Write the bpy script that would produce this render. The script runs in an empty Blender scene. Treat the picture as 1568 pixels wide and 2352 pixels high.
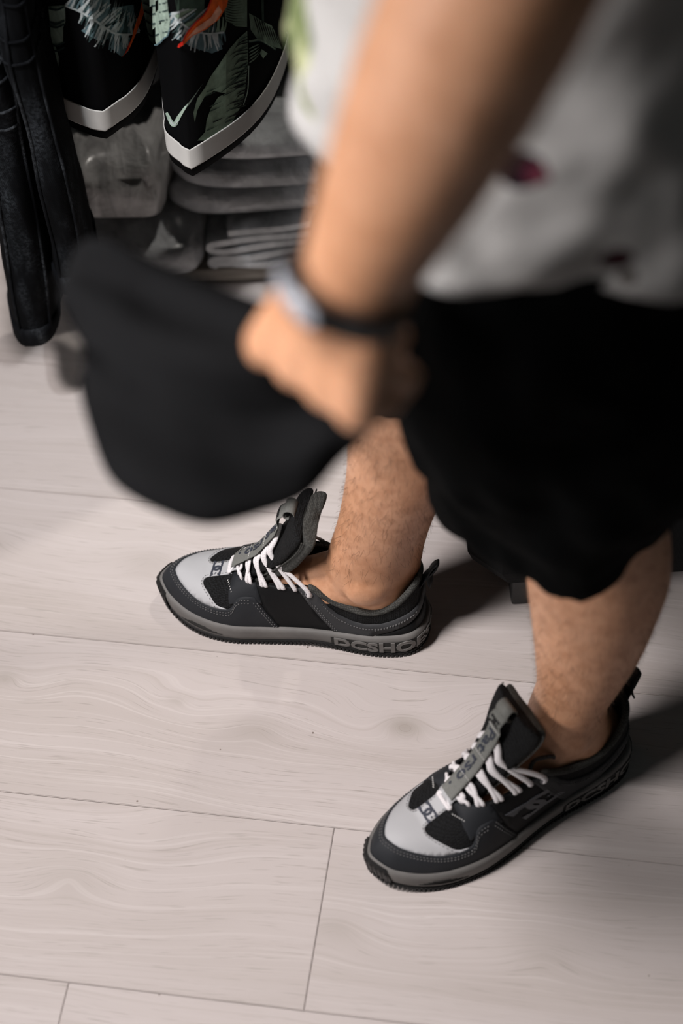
import bpy, bmesh, math, random
import numpy as np
from mathutils import Vector, Matrix, noise as mnoise
from mathutils.bvhtree import BVHTree
from mathutils.geometry import delaunay_2d_cdt

random.seed(7); rng = np.random.default_rng(7)
scene = bpy.context.scene
COL = scene.collection
PI = math.pi

# ------------------------------------------------------------------ camera
CAM_H, PITCH, ROLL = 1.70, math.radians(51.53), math.radians(-3.95)
FPX = 4400.0
_c, _s, _cp, _sp = math.cos(ROLL), math.sin(ROLL), math.cos(PITCH), math.sin(PITCH)
def _base(x, y):
    x, y = _c*x-_s*y, _s*x+_c*y
    return Vector((x, y*_sp, y*_cp))
RT, UP, FW = _base(1, 0), _base(0, 1), Vector((0, _cp, -_sp))
CAMP = Vector((0, 0, CAM_H))
cam = bpy.data.cameras.new('camera'); camo = bpy.data.objects.new('camera', cam); COL.objects.link(camo)
cam.sensor_fit = 'VERTICAL'; cam.sensor_height = 36.0; cam.sensor_width = 24.0
cam.lens = FPX/2352*36.0
cam.clip_start = 0.02
m = Matrix.Identity(4)
for i in range(3):
    m[i][0], m[i][1], m[i][2], m[i][3] = RT[i], UP[i], -FW[i], CAMP[i]
camo.matrix_world = m
cam.dof.use_dof = True; cam.dof.focus_distance = 1.99; cam.dof.aperture_fstop = 2.4; cam.dof.aperture_blades = 9
scene.camera = camo

# ------------------------------------------------------------------ world, lamps, exposure
scene.view_settings.view_transform = 'Standard'; scene.view_settings.look = 'None'
scene.view_settings.gamma = 1.0; scene.view_settings.use_curve_mapping = False
scene.view_settings.exposure = -0.17
w = bpy.data.worlds.new('world'); scene.world = w; w.use_nodes = True
w.node_tree.nodes['Background'].inputs[0].default_value = (0.80, 0.90, 0.90, 1)
w.node_tree.nodes['Background'].inputs[1].default_value = 0.035
def lamp(name, kind, loc, target, power, size, color=(1, 1, 1), **kw):
    l = bpy.data.lights.new(name, kind); o = bpy.data.objects.new(name, l); COL.objects.link(o)
    o.location = loc
    o.rotation_euler = (Vector(target)-Vector(loc)).to_track_quat('-Z', 'Y').to_euler()
    l.energy = power; l.color = color
    if kind == 'AREA': l.shape = 'DISK'; l.size = size
    else: l.shadow_soft_size = size
    for k, v in kw.items(): setattr(l, k, v)
    return o
lamp('key_ceiling_spot', 'SPOT', (-1.05, 0.55, 3.0), (-0.44, 1.00, 0.0), 430, 0.20, (1.0, 0.93, 0.92), spot_size=0.78, spot_blend=1.0)
lamp('rack_ceiling_spot', 'SPOT', (0.75, 2.2, 2.9), (-0.50, 1.62, 0), 100, 0.04, (1.0, 0.93, 0.86), spot_size=0.54, spot_blend=1.0)
lamp('added_rack_fill', 'SPOT', (-0.75, 0.75, 2.9), (-0.14, 1.66, 0.25), 135, 0.06, (0.95, 0.97, 1.0), spot_size=0.42, spot_blend=1.0)  # added fill spot, brightens the hanging clothes and the pile
lamp('added_left_fill', 'AREA', (-1.45, 0.42, 1.35), (0.0, 0.86, 0.80), 7.2, 0.6, (1.0, 0.94, 0.93), spread=1.25)  # added fill from the left for arm and legs, no actual window

# ------------------------------------------------------------------ helpers
def at(px, py, depth):
    x, y = (px-784)/FPX, -(py-1176)/FPX
    return CAMP + (FW + RT*x + UP*y)*depth
def atY(px, py, Y):
    x, y = (px-784)/FPX, -(py-1176)/FPX
    d = FW + RT*x + UP*y
    return CAMP + d*(Y/d.y)
def atZ(px, py, Z=0.0):
    x, y = (px-784)/FPX, -(py-1176)/FPX
    d = FW + RT*x + UP*y
    return CAMP + d*((Z-CAM_H)/d.z)
def mesh_obj(name, verts, faces, mat=None, parent=None, smooth=True, loc=None):
    me = bpy.data.meshes.new(name)
    me.from_pydata([tuple(v) for v in verts], [], [tuple(f) for f in faces]); me.update()
    bm = bmesh.new(); bm.from_mesh(me); bmesh.ops.recalc_face_normals(bm, faces=bm.faces); bm.to_mesh(me); bm.free()
    return link(name, me, mat, parent, smooth, loc)
def link(name, me, mat=None, parent=None, smooth=True, loc=None):
    o = bpy.data.objects.new(name, me); COL.objects.link(o)
    if mat: me.materials.append(mat)
    if smooth: me.polygons.foreach_set('use_smooth', [True]*len(me.polygons))
    if parent: o.parent = parent
    if loc: o.location = loc
    return o
def tag(o, label, cat=None, group=None, kind=None):
    if label: o['label'] = label
    if cat: o['category'] = cat
    if group: o['group'] = group
    if kind: o['kind'] = kind
    return o
def empty(name, loc=(0, 0, 0), rz=0.0):
    o = bpy.data.objects.new(name, None); COL.objects.link(o)
    o.location = loc; o.rotation_euler = (0, 0, rz); o.empty_display_size = 0.02
    return o
class MB:
    def __init__(s): s.v = []; s.f = []
    def add(s, v, f):
        b = len(s.v); s.v += [tuple(p) for p in v]; s.f += [tuple(b+i for i in q) for q in f]
        return s
    def build(s, name, mat=None, parent=None, smooth=True, loc=None):
        return mesh_obj(name, s.v, s.f, mat, parent, smooth, loc)
def crom(pts, n, closed=False):
    P = [np.array(p, float) for p in pts]
    if closed: Q = [P[-1]]+P+[P[0], P[1]]
    else: Q = [2*P[0]-P[1]]+P+[2*P[-1]-P[-2]]
    segs = len(Q)-3; out = []
    N = n if closed else n-1
    for i in range(n):
        t = i/N*segs; k = min(int(t), segs-1); t -= k
        a, b, c, d = Q[k:k+4]
        out.append(0.5*((2*b)+(-a+c)*t+(2*a-5*b+4*c-d)*t*t+(-a+3*b-3*c+d)*t**3))
    return np.array(out)
def interp(x, xs, ys): return float(np.interp(x, xs, ys))
def sm_interp(x, xs, ys):
    i = int(np.clip(np.searchsorted(xs, x)-1, 0, len(xs)-2))
    t = min(max((x-xs[i])/(xs[i+1]-xs[i]), 0), 1)
    def tan(j):
        if j <= 0: return (ys[1]-ys[0])/(xs[1]-xs[0])
        if j >= len(xs)-1: return (ys[-1]-ys[-2])/(xs[-1]-xs[-2])
        return (ys[j+1]-ys[j-1])/(xs[j+1]-xs[j-1])
    h = xs[i+1]-xs[i]
    return (2*t**3-3*t*t+1)*ys[i]+(t**3-2*t*t+t)*h*tan(i)+(-2*t**3+3*t*t)*ys[i+1]+(t**3-t*t)*h*tan(i+1)
def loft(rings, cap=True, closed=True):
    n = len(rings[0]); v = [tuple(p) for r in rings for p in r]; f = []
    for i in range(len(rings)-1):
        for j in range(n if closed else n-1):
            k = (j+1) % n
            f.append((i*n+j, i*n+k, (i+1)*n+k, (i+1)*n+j))
    if cap and closed:
        f.append(tuple(range(n-1, -1, -1))); f.append(tuple((len(rings)-1)*n+j for j in range(n)))
    return v, f
def tube(pts, rad, n=8, flat=1.0, upv=None, cap=True):
    P = [Vector(p) for p in pts]; rings = []
    up = Vector(upv) if upv is not None else Vector((0, 0, 1))
    prev = None
    for i, p in enumerate(P):
        t = (P[min(i+1, len(P)-1)]-P[max(i-1, 0)]).normalized()
        if upv is None and prev is not None: u = prev-t*prev.dot(t)
        else: u = up-t*up.dot(t)
        if u.length < 1e-6: u = Vector((1, 0, 0))-t*t.x
        u.normalize(); s = t.cross(u); prev = u
        r = rad[i] if hasattr(rad, '__len__') else rad
        rings.append([p+(s*math.cos(2*PI*j/n)+u*math.sin(2*PI*j/n)*flat)*r for j in range(n)])
    return loft(rings, cap)
def rod(name, pts, rad, mat, parent=None, n=8, **kw):
    v, f = tube(pts, rad, n, **kw); return mesh_obj(name, v, f, mat, parent)
def box(cx, cy, cz, sx, sy, sz):
    v = [(cx+a*sx/2, cy+b*sy/2, cz+c*sz/2) for a in (-1, 1) for b in (-1, 1) for c in (-1, 1)]
    return v, [(0, 1, 3, 2), (4, 6, 7, 5), (0, 4, 5, 1), (2, 3, 7, 6), (0, 2, 6, 4), (1, 5, 7, 3)]
def rbox(name, sx, sy, sz, bev, mat, parent=None, loc=(0, 0, 0), seg=2, smooth=True):
    bm = bmesh.new(); bmesh.ops.create_cube(bm, size=1)
    for v in bm.verts: v.co = Vector((v.co.x*sx, v.co.y*sy, v.co.z*sz))
    if bev: bmesh.ops.bevel(bm, geom=bm.edges[:], offset=bev, segments=seg, affect='EDGES', profile=0.5)
    me = bpy.data.meshes.new(name); bm.to_mesh(me); bm.free()
    return link(name, me, mat, parent, smooth, loc)
def fbm(p, s, o=3): return mnoise.fractal(Vector(p)*s, 1.0, 2.0, o)

# ------------------------------------------------------------------ materials
class NT:
    def __init__(s, name):
        s.m = bpy.data.materials.new(name); s.m.use_nodes = True
        s.t = s.m.node_tree; s.b = s.t.nodes['Principled BSDF']
    def n(s, typ, **kw):
        x = s.t.nodes.new(typ)
        for k, v in kw.items():
            if k.startswith('i_'):
                key = k[2:]; key = int(key) if key.isdigit() else key
                if hasattr(v, 'is_output'): s.t.links.new(v, x.inputs[key])
                else: x.inputs[key].default_value = v
            else: setattr(x, k, v)
        return x
    def l(s, a, b): s.t.links.new(a, b)
    def math(s, op, a, b=0.0, c=None, clamp=False):
        x = s.n('ShaderNodeMath', operation=op, use_clamp=clamp)
        for i, v in enumerate((a, b) if c is None else (a, b, c)):
            if hasattr(v, 'is_output'): s.l(v, x.inputs[i])
            else: x.inputs[i].default_value = v
        return x.outputs[0]
    def coord(s, kind='Object'): return s.n('ShaderNodeTexCoord').outputs[kind]
    def mapping(s, vec, scale=(1, 1, 1), loc=(0, 0, 0), rot=(0, 0, 0)):
        x = s.n('ShaderNodeMapping'); s.l(vec, x.inputs[0])
        x.inputs['Scale'].default_value = scale; x.inputs['Location'].default_value = loc; x.inputs['Rotation'].default_value = rot
        return x.outputs[0]
    def noise(s, vec, scale, detail=3, rough=0.5, dist=0.0):
        x = s.n('ShaderNodeTexNoise'); s.l(vec, x.inputs['Vector'])
        x.inputs['Scale'].default_value = scale; x.inputs['Detail'].default_value = detail
        x.inputs['Roughness'].default_value = rough; x.inputs['Distortion'].default_value = dist
        return x.outputs['Fac']
    def ramp(s, fac, stops, interp='LINEAR'):
        x = s.n('ShaderNodeValToRGB'); s.l(fac, x.inputs[0]); e = x.color_ramp.elements
        x.color_ramp.interpolation = interp
        while len(e) < len(stops): e.new(0.5)
        for i, (p, c) in enumerate(stops):
            e[i].position = p; e[i].color = (*c, 1) if len(c) == 3 else c
        return x.outputs[0]
    def mix(s, fac, a, b, mode='MIX'):
        x = s.n('ShaderNodeMix', data_type='RGBA', blend_type=mode)
        for i, v in ((0, fac), (6, a), (7, b)):
            if hasattr(v, 'is_output'): s.l(v, x.inputs[i])
            elif i == 0: x.inputs[0].default_value = v
            else: x.inputs[i].default_value = (*v, 1)
        return x.outputs[2]
    def bump(s, h, strength=0.3, dist=0.001):
        x = s.n('ShaderNodeBump'); s.l(h, x.inputs['Height'])
        x.inputs['Strength'].default_value = strength; x.inputs['Distance'].default_value = dist
        s.l(x.outputs[0], s.b.inputs['Normal'])
    def col(s, c):
        if hasattr(c, 'is_output'): s.l(c, s.b.inputs['Base Color'])
        else: s.b.inputs['Base Color'].default_value = (*c, 1)
    def set(s, **kw):
        names = dict(rough='Roughness', spec='Specular IOR Level', metal='Metallic', coat='Coat Weight', coat_r='Coat Roughness',
                     sheen='Sheen Weight', sss='Subsurface Weight', trans='Transmission Weight', ior='IOR', alpha='Alpha')
        for k, v in kw.items(): s.b.inputs[names[k]].default_value = v
        return s
def simple(name, c, rough=0.6, spec=0.3, nscale=60, namt=0.15, bump=0.15, bscale=400, bdist=0.0004, **kw):
    t = NT(name); v = t.coord()
    f = t.noise(v, nscale, 3)
    d = tuple(x*(1-namt) for x in c); e = tuple(min(1, x*(1+namt)) for x in c)
    t.col(t.ramp(f, [(0.3, d), (0.7, e)]))
    if bump: t.bump(t.noise(v, bscale, 2), bump, bdist)
    t.set(rough=rough, spec=spec, **kw); return t.m
def weave(name, c, scale=900, rough=0.85, bump=0.6, contrast=0.5, dist=0.0006, spec=0.2, sheen=0.0):
    t = NT(name); v = t.coord()
    w2 = t.n('ShaderNodeTexVoronoi', i_Scale=scale, i_Randomness=0.35); t.l(v, w2.inputs['Vector'])
    h = t.math('SUBTRACT', 1.0, w2.outputs['Distance'])
    d = tuple(x*(1-contrast) for x in c); e = tuple(min(1, x*(1+contrast)) for x in c)
    t.col(t.ramp(h, [(0.35, d), (0.8, e)])); t.bump(h, bump, dist)
    t.set(rough=rough, spec=spec, sheen=sheen); return t.m
M = {}
M['mesh_black'] = weave('black_shoe_mesh', (0.0062, 0.0068, 0.0074), 520, bump=1.0, contrast=0.85, dist=0.0009, spec=0.22)
M['slate'] = simple('slate_nubuck', (0.0185, 0.0205, 0.0235), 0.62, 0.18, 30, 0.10, 0.25, 900)
M['charcoal'] = simple('charcoal_nubuck', (0.036, 0.0375, 0.040), 0.6, 0.18, 30, 0.10, 0.25, 900)
M['leather_black'] = simple('black_leather', (0.0045, 0.005, 0.0055), 0.6, 0.15, 40, 0.1, 0.2, 700)
M['vamp_grey'] = simple('light_grey_leather', (0.40, 0.407, 0.418), 0.55, 0.25, 15, 0.05, 0.15, 900)
M['midsole'] = simple('grey_midsole_rubber', (0.135, 0.131, 0.125), 0.6, 0.3, 40, 0.14, 0.15, 500)
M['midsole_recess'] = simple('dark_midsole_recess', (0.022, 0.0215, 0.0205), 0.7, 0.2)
M['rubber_black'] = simple('black_outsole_rubber', (0.008, 0.008, 0.008), 0.5, 0.3, 60, 0.2, 0.2, 500)
M['lining'] = weave('grey_knit_lining', (0.052, 0.053, 0.049), 600, bump=0.8, contrast=0.45)
M['lining_dark'] = weave('dark_inner_lining', (0.015, 0.015, 0.015), 600)
M['lace'] = weave('white_lace', (0.72, 0.70, 0.71), 700, bump=0.5, contrast=0.12)
M['lace_grey'] = weave('grey_cord', (0.08, 0.08, 0.08), 700)
M['ribbon'] = weave('grey_ribbon', (0.165, 0.17, 0.158), 900, rough=0.6, contrast=0.2, bump=0.4)
M['print_navy'] = simple('navy_print', (0.035, 0.04, 0.055), 0.6, 0.2)
M['print_black'] = simple('black_print', (0.008, 0.008, 0.009), 0.6, 0.2)
M['thread'] = simple('grey_thread', (0.115, 0.115, 0.115), 0.8, 0.1)
M['thread_light'] = simple('pale_thread', (0.55, 0.55, 0.53), 0.8, 0.1)
M['emboss'] = simple('satin_dark_emblem', (0.075, 0.08, 0.09), 0.45, 0.4)
M['eyelet'] = simple('grey_metal_eyelet', (0.30, 0.31, 0.33), 0.35, 0.5, metal=0.6)

# ------------------------------------------------------------------ floor of single planks
PSI = math.radians(-11.42); PW = 0.19584; V0 = 1.5113; PL = 1.285
def wood(name, knots=()):
    t = NT(name); v = t.coord(); rnd = t.n('ShaderNodeObjectInfo').outputs['Random']
    sx = t.n('ShaderNodeSeparateXYZ'); t.l(v, sx.inputs[0])
    x, y = sx.outputs[0], sx.outputs[1]
    off = t.math('MULTIPLY', rnd, 37.0)
    xo = t.math('ADD', x, off)
    dark = None; bend = None
    for (kx, ky, r, s) in knots:
        dx = t.math('MULTIPLY', t.math('SUBTRACT', x, kx), 0.62); dy = t.math('SUBTRACT', y, ky)
        d2 = t.math('ADD', t.math('MULTIPLY', dx, dx), t.math('MULTIPLY', dy, dy))
        g = t.math('EXPONENT', t.math('MULTIPLY', d2, -1.0/(r*r)))
        b = t.math('MULTIPLY', t.math('MULTIPLY', g, s), t.math('SQRT', t.math('ADD', d2, 1e-5)))
        bend = b if bend is None else t.math('ADD', bend, b)
        core = t.math('EXPONENT', t.math('MULTIPLY', d2, -7.0/(r*r)))
        core = t.math('MULTIPLY', core, min(1.0, s/2.2))
        dark = core if dark is None else t.math('ADD', dark, core)
    cb = t.n('ShaderNodeCombineXYZ'); t.l(t.math('MULTIPLY', xo, 1.3), cb.inputs[0]); t.l(t.math('MULTIPLY', y, 4.0), cb.inputs[1]); t.l(off, cb.inputs[2])
    big = t.noise(cb.outputs[0], 1.6, 2, 0.5)
    warp = t.math('MULTIPLY', t.math('SUBTRACT', big, 0.5), 0.075)
    yy = t.math('ADD', y, warp)
    if bend is not None: yy = t.math('ADD', yy, bend)
    # growth rings: fine light and dark lines that run along the plank and bend round the knots
    cg = t.n('ShaderNodeCombineXYZ'); t.l(t.math('MULTIPLY', xo, 1.2), cg.inputs[0]); t.l(t.math('MULTIPLY', yy, 250.0), cg.inputs[1]); t.l(off, cg.inputs[2])
    rings = t.noise(cg.outputs[0], 1.0, 3, 0.6)
    cf = t.n('ShaderNodeCombineXYZ'); t.l(t.math('MULTIPLY', xo, 22.0), cf.inputs[0]); t.l(t.math('MULTIPLY', yy, 700.0), cf.inputs[1]); t.l(off, cf.inputs[2])
    pores = t.noise(cf.outputs[0], 1.0, 2, 0.6)
    cl = t.n('ShaderNodeCombineXYZ'); t.l(t.math('MULTIPLY', xo, 2.0), cl.inputs[0]); t.l(t.math('MULTIPLY', yy, 14.0), cl.inputs[1]); t.l(off, cl.inputs[2])
    cloud = t.noise(cl.outputs[0], 1.0, 3, 0.55)
    c = t.ramp(cloud, [(0.3, (0.455, 0.412, 0.388)), (0.7, (0.53, 0.486, 0.470))])
    c = t.mix(t.math('MULTIPLY', t.ramp(rings, [(0.56, (0, 0, 0)), (0.68, (1, 1, 1))]), 0.40), c, (0.62, 0.58, 0.56))
    c = t.mix(t.math('MULTIPLY', t.ramp(rings, [(0.32, (1, 1, 1)), (0.43, (0, 0, 0))]), 0.30), c, (0.38, 0.34, 0.31))
    c = t.mix(t.math('MULTIPLY', t.ramp(pores, [(0.30, (1, 1, 1)), (0.40, (0, 0, 0))]), 0.50), c, (0.30, 0.27, 0.245))
    if dark is not None:
        c = t.mix(t.math('MULTIPLY', dark, 0.6, clamp=True), c, (0.30, 0.27, 0.235))
    vo = t.n('ShaderNodeTexVoronoi', i_Scale=26.0, i_Randomness=1.0); t.l(v, vo.inputs['Vector'])
    spk = t.ramp(vo.outputs['Distance'], [(0.024, (1, 1, 1)), (0.036, (0, 0, 0))])
    cr = t.n('ShaderNodeSeparateColor'); t.l(vo.outputs['Color'], cr.inputs[0])
    spk = t.math('MULTIPLY', spk, t.math('GREATER_THAN', cr.outputs[0], 0.30))
    c = t.mix(t.math('MULTIPLY', spk, 0.75), c, (0.10, 0.065, 0.045))
    t.col(c)
    t.b.inputs['Roughness'].default_value = 0.5; t.b.inputs['Specular IOR Level'].default_value = 0.35
    h = t.math('ADD', t.math('MULTIPLY', pores, 0.6), t.math('MULTIPLY', rings, 0.4))
    t.bump(h, 0.16, 0.0006)
    return t.m
M['oak'] = wood('pale_oak')
floor = mesh_obj('floor', *box(0, 0.9, -0.016, 4.2, 4.2, 0.012), simple('dark_underlay', (0.20, 0.175, 0.155), 0.9))
tag(floor, 'pale whitewashed oak plank floor', kind='structure')
bm = bmesh.new(); bmesh.ops.create_cube(bm, size=1)
for v in bm.verts: v.co = Vector((v.co.x*(PL-0.0006), v.co.y*(PW-0.0007), v.co.z*0.010-0.005))
bmesh.ops.bevel(bm, geom=[e for e in bm.edges if all(v.co.z > -0.001 for v in e.verts)], offset=0.0007, segments=2, affect='EDGES')
plank_me = bpy.data.meshes.new('plank'); bm.to_mesh(plank_me); bm.free(); plank_me.materials.append(M['oak'])
ca, sa = math.cos(PSI), math.sin(PSI)
def along(p): return p.x*ca + p.y*sa
joint = {3: along(atZ(767, 1906)), 4: along(atZ(158, 2258)), 2: 0.62, 1: 0.20, 0: 0.10, -1: 0.12, -2: 0.2, -3: 0.75, 5: 0.45, 6: -0.3}
def plank_local(px, py, row, pc):
    p = atZ(px, py); vv = -p.x*sa + p.y*ca
    return along(p)-pc, vv-(V0-PW*(row+0.5))
for row in range(-5, 9):
    vc = V0-PW*(row+0.5); j0 = joint.get(row, ((row*0.37) % 1.0)*PL-0.6)
    while j0 > -1.4: j0 -= PL
    k = 0
    while j0+k*PL < 1.45:
        a = j0+(k+0.5)*PL; k += 1
        me = plank_me
        near = lambda px, py: abs(along(atZ(px, py))-a) < PL/2
        kn = []
        if row == 2:
            kn = [(*plank_local(x, y, row, a), r, s) for (x, y, r, s) in ((930, 1668, 0.036, 2.2), (405, 1610, 0.020, 1.0), (12, 1556, 0.028, 1.4), (590, 1680, 0.045, 0.9)) if near(x, y)]
        elif row == 1:
            kn = [(*plank_local(x, y, row, a), r, s) for (x, y, r, s) in ((345, 1290, 0.06, 0.9), (-40, 1240, 0.05, 0.7)) if near(x, y)]
        elif row == 3:
            kn = [(*plank_local(x, y, row, a), r, s) for (x, y, r, s) in ((770, 2130, 0.05, 1.0), (1250, 2190, 0.06, 0.7), (160, 2020, 0.07, 0.8)) if near(x, y)]
        o = bpy.data.objects.new('plank', me); COL.objects.link(o)
        if kn:
            o.data = me.copy(); o.data.materials.clear(); o.data.materials.append(wood('pale_oak_knotted', kn))
        o.location = (a*ca-vc*sa, a*sa+vc*ca, 0); o.rotation_euler = (0, 0, PSI); o.parent = floor
M['wall'] = simple('dark_grey_wall_paint', (0.06, 0.06, 0.062), 0.9, 0.2, 8, 0.1, 0.1, 300)
wall = mesh_obj('wall_back', *box(0, 2.66, 1.4, 4.2, 0.08, 2.8), M['wall'], smooth=False); tag(wall, 'dark grey back wall behind the clothes', kind='structure')

# ------------------------------------------------------------------ skate shoe
SL = 0.294
_med = [(0, 0), (.004, .0185), (.018, .031), (.05, .0375), (.09, .0365), (.13, .0375), (.17, .0425), (.203, .0475), (.232, .0455), (.258, .0375), (.279, .0245), (.290, .0125), (.294, .004)]
_lat = [(.292, -.006), (.283, -.0215), (.262, -.037), (.233, -.0485), (.20, -.0530), (.17, -.0505), (.13, -.0435), (.09, -.0390), (.05, -.0380), (.018, -.0315), (.004, -.0185)]
_loop = crom(_med+_lat, 1200, closed=True)
_ti = int(round((len(_med)-1)/(len(_med)+len(_lat))*1200))
def _arc(P):
    d = np.r_[0, np.cumsum(np.linalg.norm(np.diff(P, axis=0), axis=1))]; return d/d[-1]
_A = _loop[:_ti+1]; _B = np.r_[_loop[_ti:], _loop[:1]]
_ua, _ub = _arc(_A), _arc(_B)+1
_U = np.r_[_ua, _ub[1:]]; _P = np.r_[_A, _B[1:]]
_LM, _LL = np.linalg.norm(np.diff(_A, axis=0), axis=1).sum(), np.linalg.norm(np.diff(_B, axis=0), axis=1).sum()
def O(u, off=0.0):
    u = u % 2.0
    def g(q): q = q % 2.0; return np.array([np.interp(q, _U, _P[:, 0]), np.interp(q, _U, _P[:, 1])])
    p = g(u); t = g(u+.004)-g(u-.004); t /= np.linalg.norm(t)+1e-12
    return p+np.array([-t[1], t[0]])*off if False else p+np.array([-t[1]*1.0, t[0]*1.0])*off
# outward normal of a clockwise/counter-clockwise loop: decide once
_q = O(0.5, 0.001); _sgn = 1.0 if _q[1] > O(0.5)[1] else -1.0
_O0 = O
def O(u, off=0.0): return _O0(u, off*_sgn)
def u_of_x(x, side):
    if side > 0: return float(np.interp(x, _A[:, 0], _ua))
    return float(np.interp(-x, -_B[:, 0], _ub))
def zb(x):
    z = 0.0015
    if x > .225: z += .013*((x-.225)/.069)**2
    if x < .03: z += .004*((.03-x)/.03)**2
    z += .0035*math.exp(-((x-.115)/.03)**2)
    return z
def zt(x): return sm_interp(x, [0, .04, .09, .15, .20, .25, .28, .294], [.0375, .034, .0295, .0275, .028, .031, .0365, .0405])
def hs(x): return sm_interp(x, [.05, .08, .11, .135, .16, .18, .20, .22, .238], [.130, .122, .108, .093, .078, .067, .056, .045, .037])
def pexp(x): return sm_interp(x, [0, .06, .12, .18, .24, .294], [.42, .42, .52, .62, .74, .74])
def S(u, v):
    o = O(u, -.0035); x0 = o[0]
    xs = min(max(x0, .050), .238); ys = .004*xs/.238
    p = pexp(xs if .05 < x0 < .238 else (0 if x0 < .1 else .294)); th = min(max(v, 0), 1)*PI/2
    a = 1-max(math.cos(th), 0)**p
    z0 = zt(x0)-.004
    return np.array([x0+(xs-x0)*a, o[1]+(ys-o[1])*a, z0+(hs(xs)+(zt(xs)-.004-z0))*math.sin(th)])
def SN(u, v):
    v = min(max(v, .01), .985)
    a = S(u+.003, v)-S(u-.003, v); b = S(u, v+.01)-S(u, v-.01)
    n = np.cross(a, b); n /= np.linalg.norm(n)+1e-12
    p = S(u, v)
    if n @ (p-np.array([min(max(p[0], .05), .238), 0, .03])) < 0: n = -n
    return n
def uv(x, z, side):
    u = u_of_x(x, side); o = O(u, -.0035); xs = min(max(o[0], .05), .238); z0 = zt(o[0])-.004
    H = hs(xs)+(zt(xs)-.004-z0)
    return (u, math.asin(min(max((z-z0)/H, 0), 1))/(PI/2))
_zx = [0, .006, .015, .03, .05, .07, .09, .105, .118, .135, .16, .18, .198, .2035]
_zz = [.106, .104, .097, .082, .0715, .070, .0755, .0845, .0930, .0915, .0880, .0845, .0805, .0790]
def ztop(x): return sm_interp(x, _zx, _zz)
def vtop(u):
    x = O(u)[0]
    if x > .2085: return 1.0
    side = 1 if (u % 2) < 1 else -1
    vv = uv(x, ztop(min(x, .2035)), side)[1]
    if x > .2035: vv += (1-vv)*((x-.2035)/.005)
    return vv
def cdt_fill(poly, su, sv, step):
    P = [Vector((a*su, b*sv)) for a, b in poly]; n = len(P)
    xs = [p.x for p in P]; ys = [p.y for p in P]
    pts = list(P)
    def inside(q):
        c = False; j = n-1
        for i in range(n):
            if (P[i].y > q.y) != (P[j].y > q.y) and q.x < (P[j].x-P[i].x)*(q.y-P[i].y)/(P[j].y-P[i].y)+P[i].x: c = not c
            j = i
        return c
    y = min(ys)+step/2
    bl = np.array([(p.x, p.y) for p in P])
    while y < max(ys):
        x = min(xs)+step/2
        while x < max(xs):
            q = Vector((x, y))
            if inside(q) and np.min(np.hypot(bl[:, 0]-x, bl[:, 1]-y)) > step*0.45: pts.append(q)
            x += step
        y += step
    r = delaunay_2d_cdt(pts, [(i, (i+1) % n) for i in range(n)], [list(range(n))], 1, 1e-7)
    vs = [(v.x/su, v.y/sv) for v in r[0]]
    return vs, [tuple(f) for f in r[2]]
def dense(poly, step, su=1.0, sv=1.0, closed=True):
    out = []; n = len(poly)
    for i in range(n if closed else n-1):
        a, b = poly[i], poly[(i+1) % n]
        k = max(1, int(math.hypot((b[0]-a[0])*su, (b[1]-a[1])*sv)/step))
        for j in range(k): out.append((a[0]+(b[0]-a[0])*j/k, a[1]+(b[1]-a[1])*j/k))
    if not closed: out.append(poly[-1])
    return out
def skin_poly(vs, fs, fmap, off, low=-.0012):
    """lift a filled 2-D outline onto a surface with a rounded-down edge"""
    from collections import Counter
    cnt = Counter()
    for f in fs:
        for i in range(len(f)): cnt[tuple(sorted((f[i], f[(i+1) % len(f)])))] += 1
    be = [e for e, c in cnt.items() if c == 1]
    V = []
    for a, b in vs:
        p, n = fmap(a, b); V.append(p+n*off)
    bv = sorted({i for e in be for i in e}); mp = {}
    for i in bv:
        p, n = fmap(*vs[i]); mp[i] = len(V); V.append(p+n*low)
    F = list(fs)+[(a, b, mp[b], mp[a]) for a, b in be]
    return V, F
def smap(u, v): return S(u, v), SN(u, v)
def stroke(pts, wd):
    """quads of a constant width stroke in 2-D with mitred corners"""
    P = [np.array(p, float) for p in pts]; L = []; R = []
    for i, p in enumerate(P):
        t1 = p-P[i-1] if i else P[1]-p
        t2 = P[i+1]-p if i < len(P)-1 else p-P[i-1]
        t1 = t1/np.linalg.norm(t1); t2 = t2/np.linalg.norm(t2)
        t = t1+t2; t /= np.linalg.norm(t); n = np.array([-t[1], t[0]])
        k = 1/max(.5, abs(n @ np.array([-t1[1], t1[0]])))
        L.append(p+n*wd/2*k); R.append(p-n*wd/2*k)
    v = []; f = []
    for i in range(len(P)): v += [L[i], R[i]]
    for i in range(len(P)-1): f.append((2*i, 2*i+1, 2*i+3, 2*i+2))
    return v, f
def emblem():
    """two interlocked letter bowls with square ends and a small star: list of (verts, faces) in [-1,1]"""
    out = []
    for s in (-1, 1):
        c = [(s*.92, .42), (s*.98, .72), (s*.45, .72)]
        arc = [(s*.30-s*.56*math.sin(a), .72*math.cos(a)) for a in np.linspace(0, PI, 11)]
        c = c+arc+[(s*.45, -.72), (s*.98, -.72), (s*.92, -.42)]
        out.append(stroke(c, .34))
    st = []
    for k in range(10):
        r = .19 if k % 2 == 0 else .085
        st.append((.78+r*math.sin(k*PI/5), r*math.cos(k*PI/5)))
    out.append(([(.78, 0)]+st, [(0, 1+k, 1+(k+1) % 10) for k in range(10)]))
    return out
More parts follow.
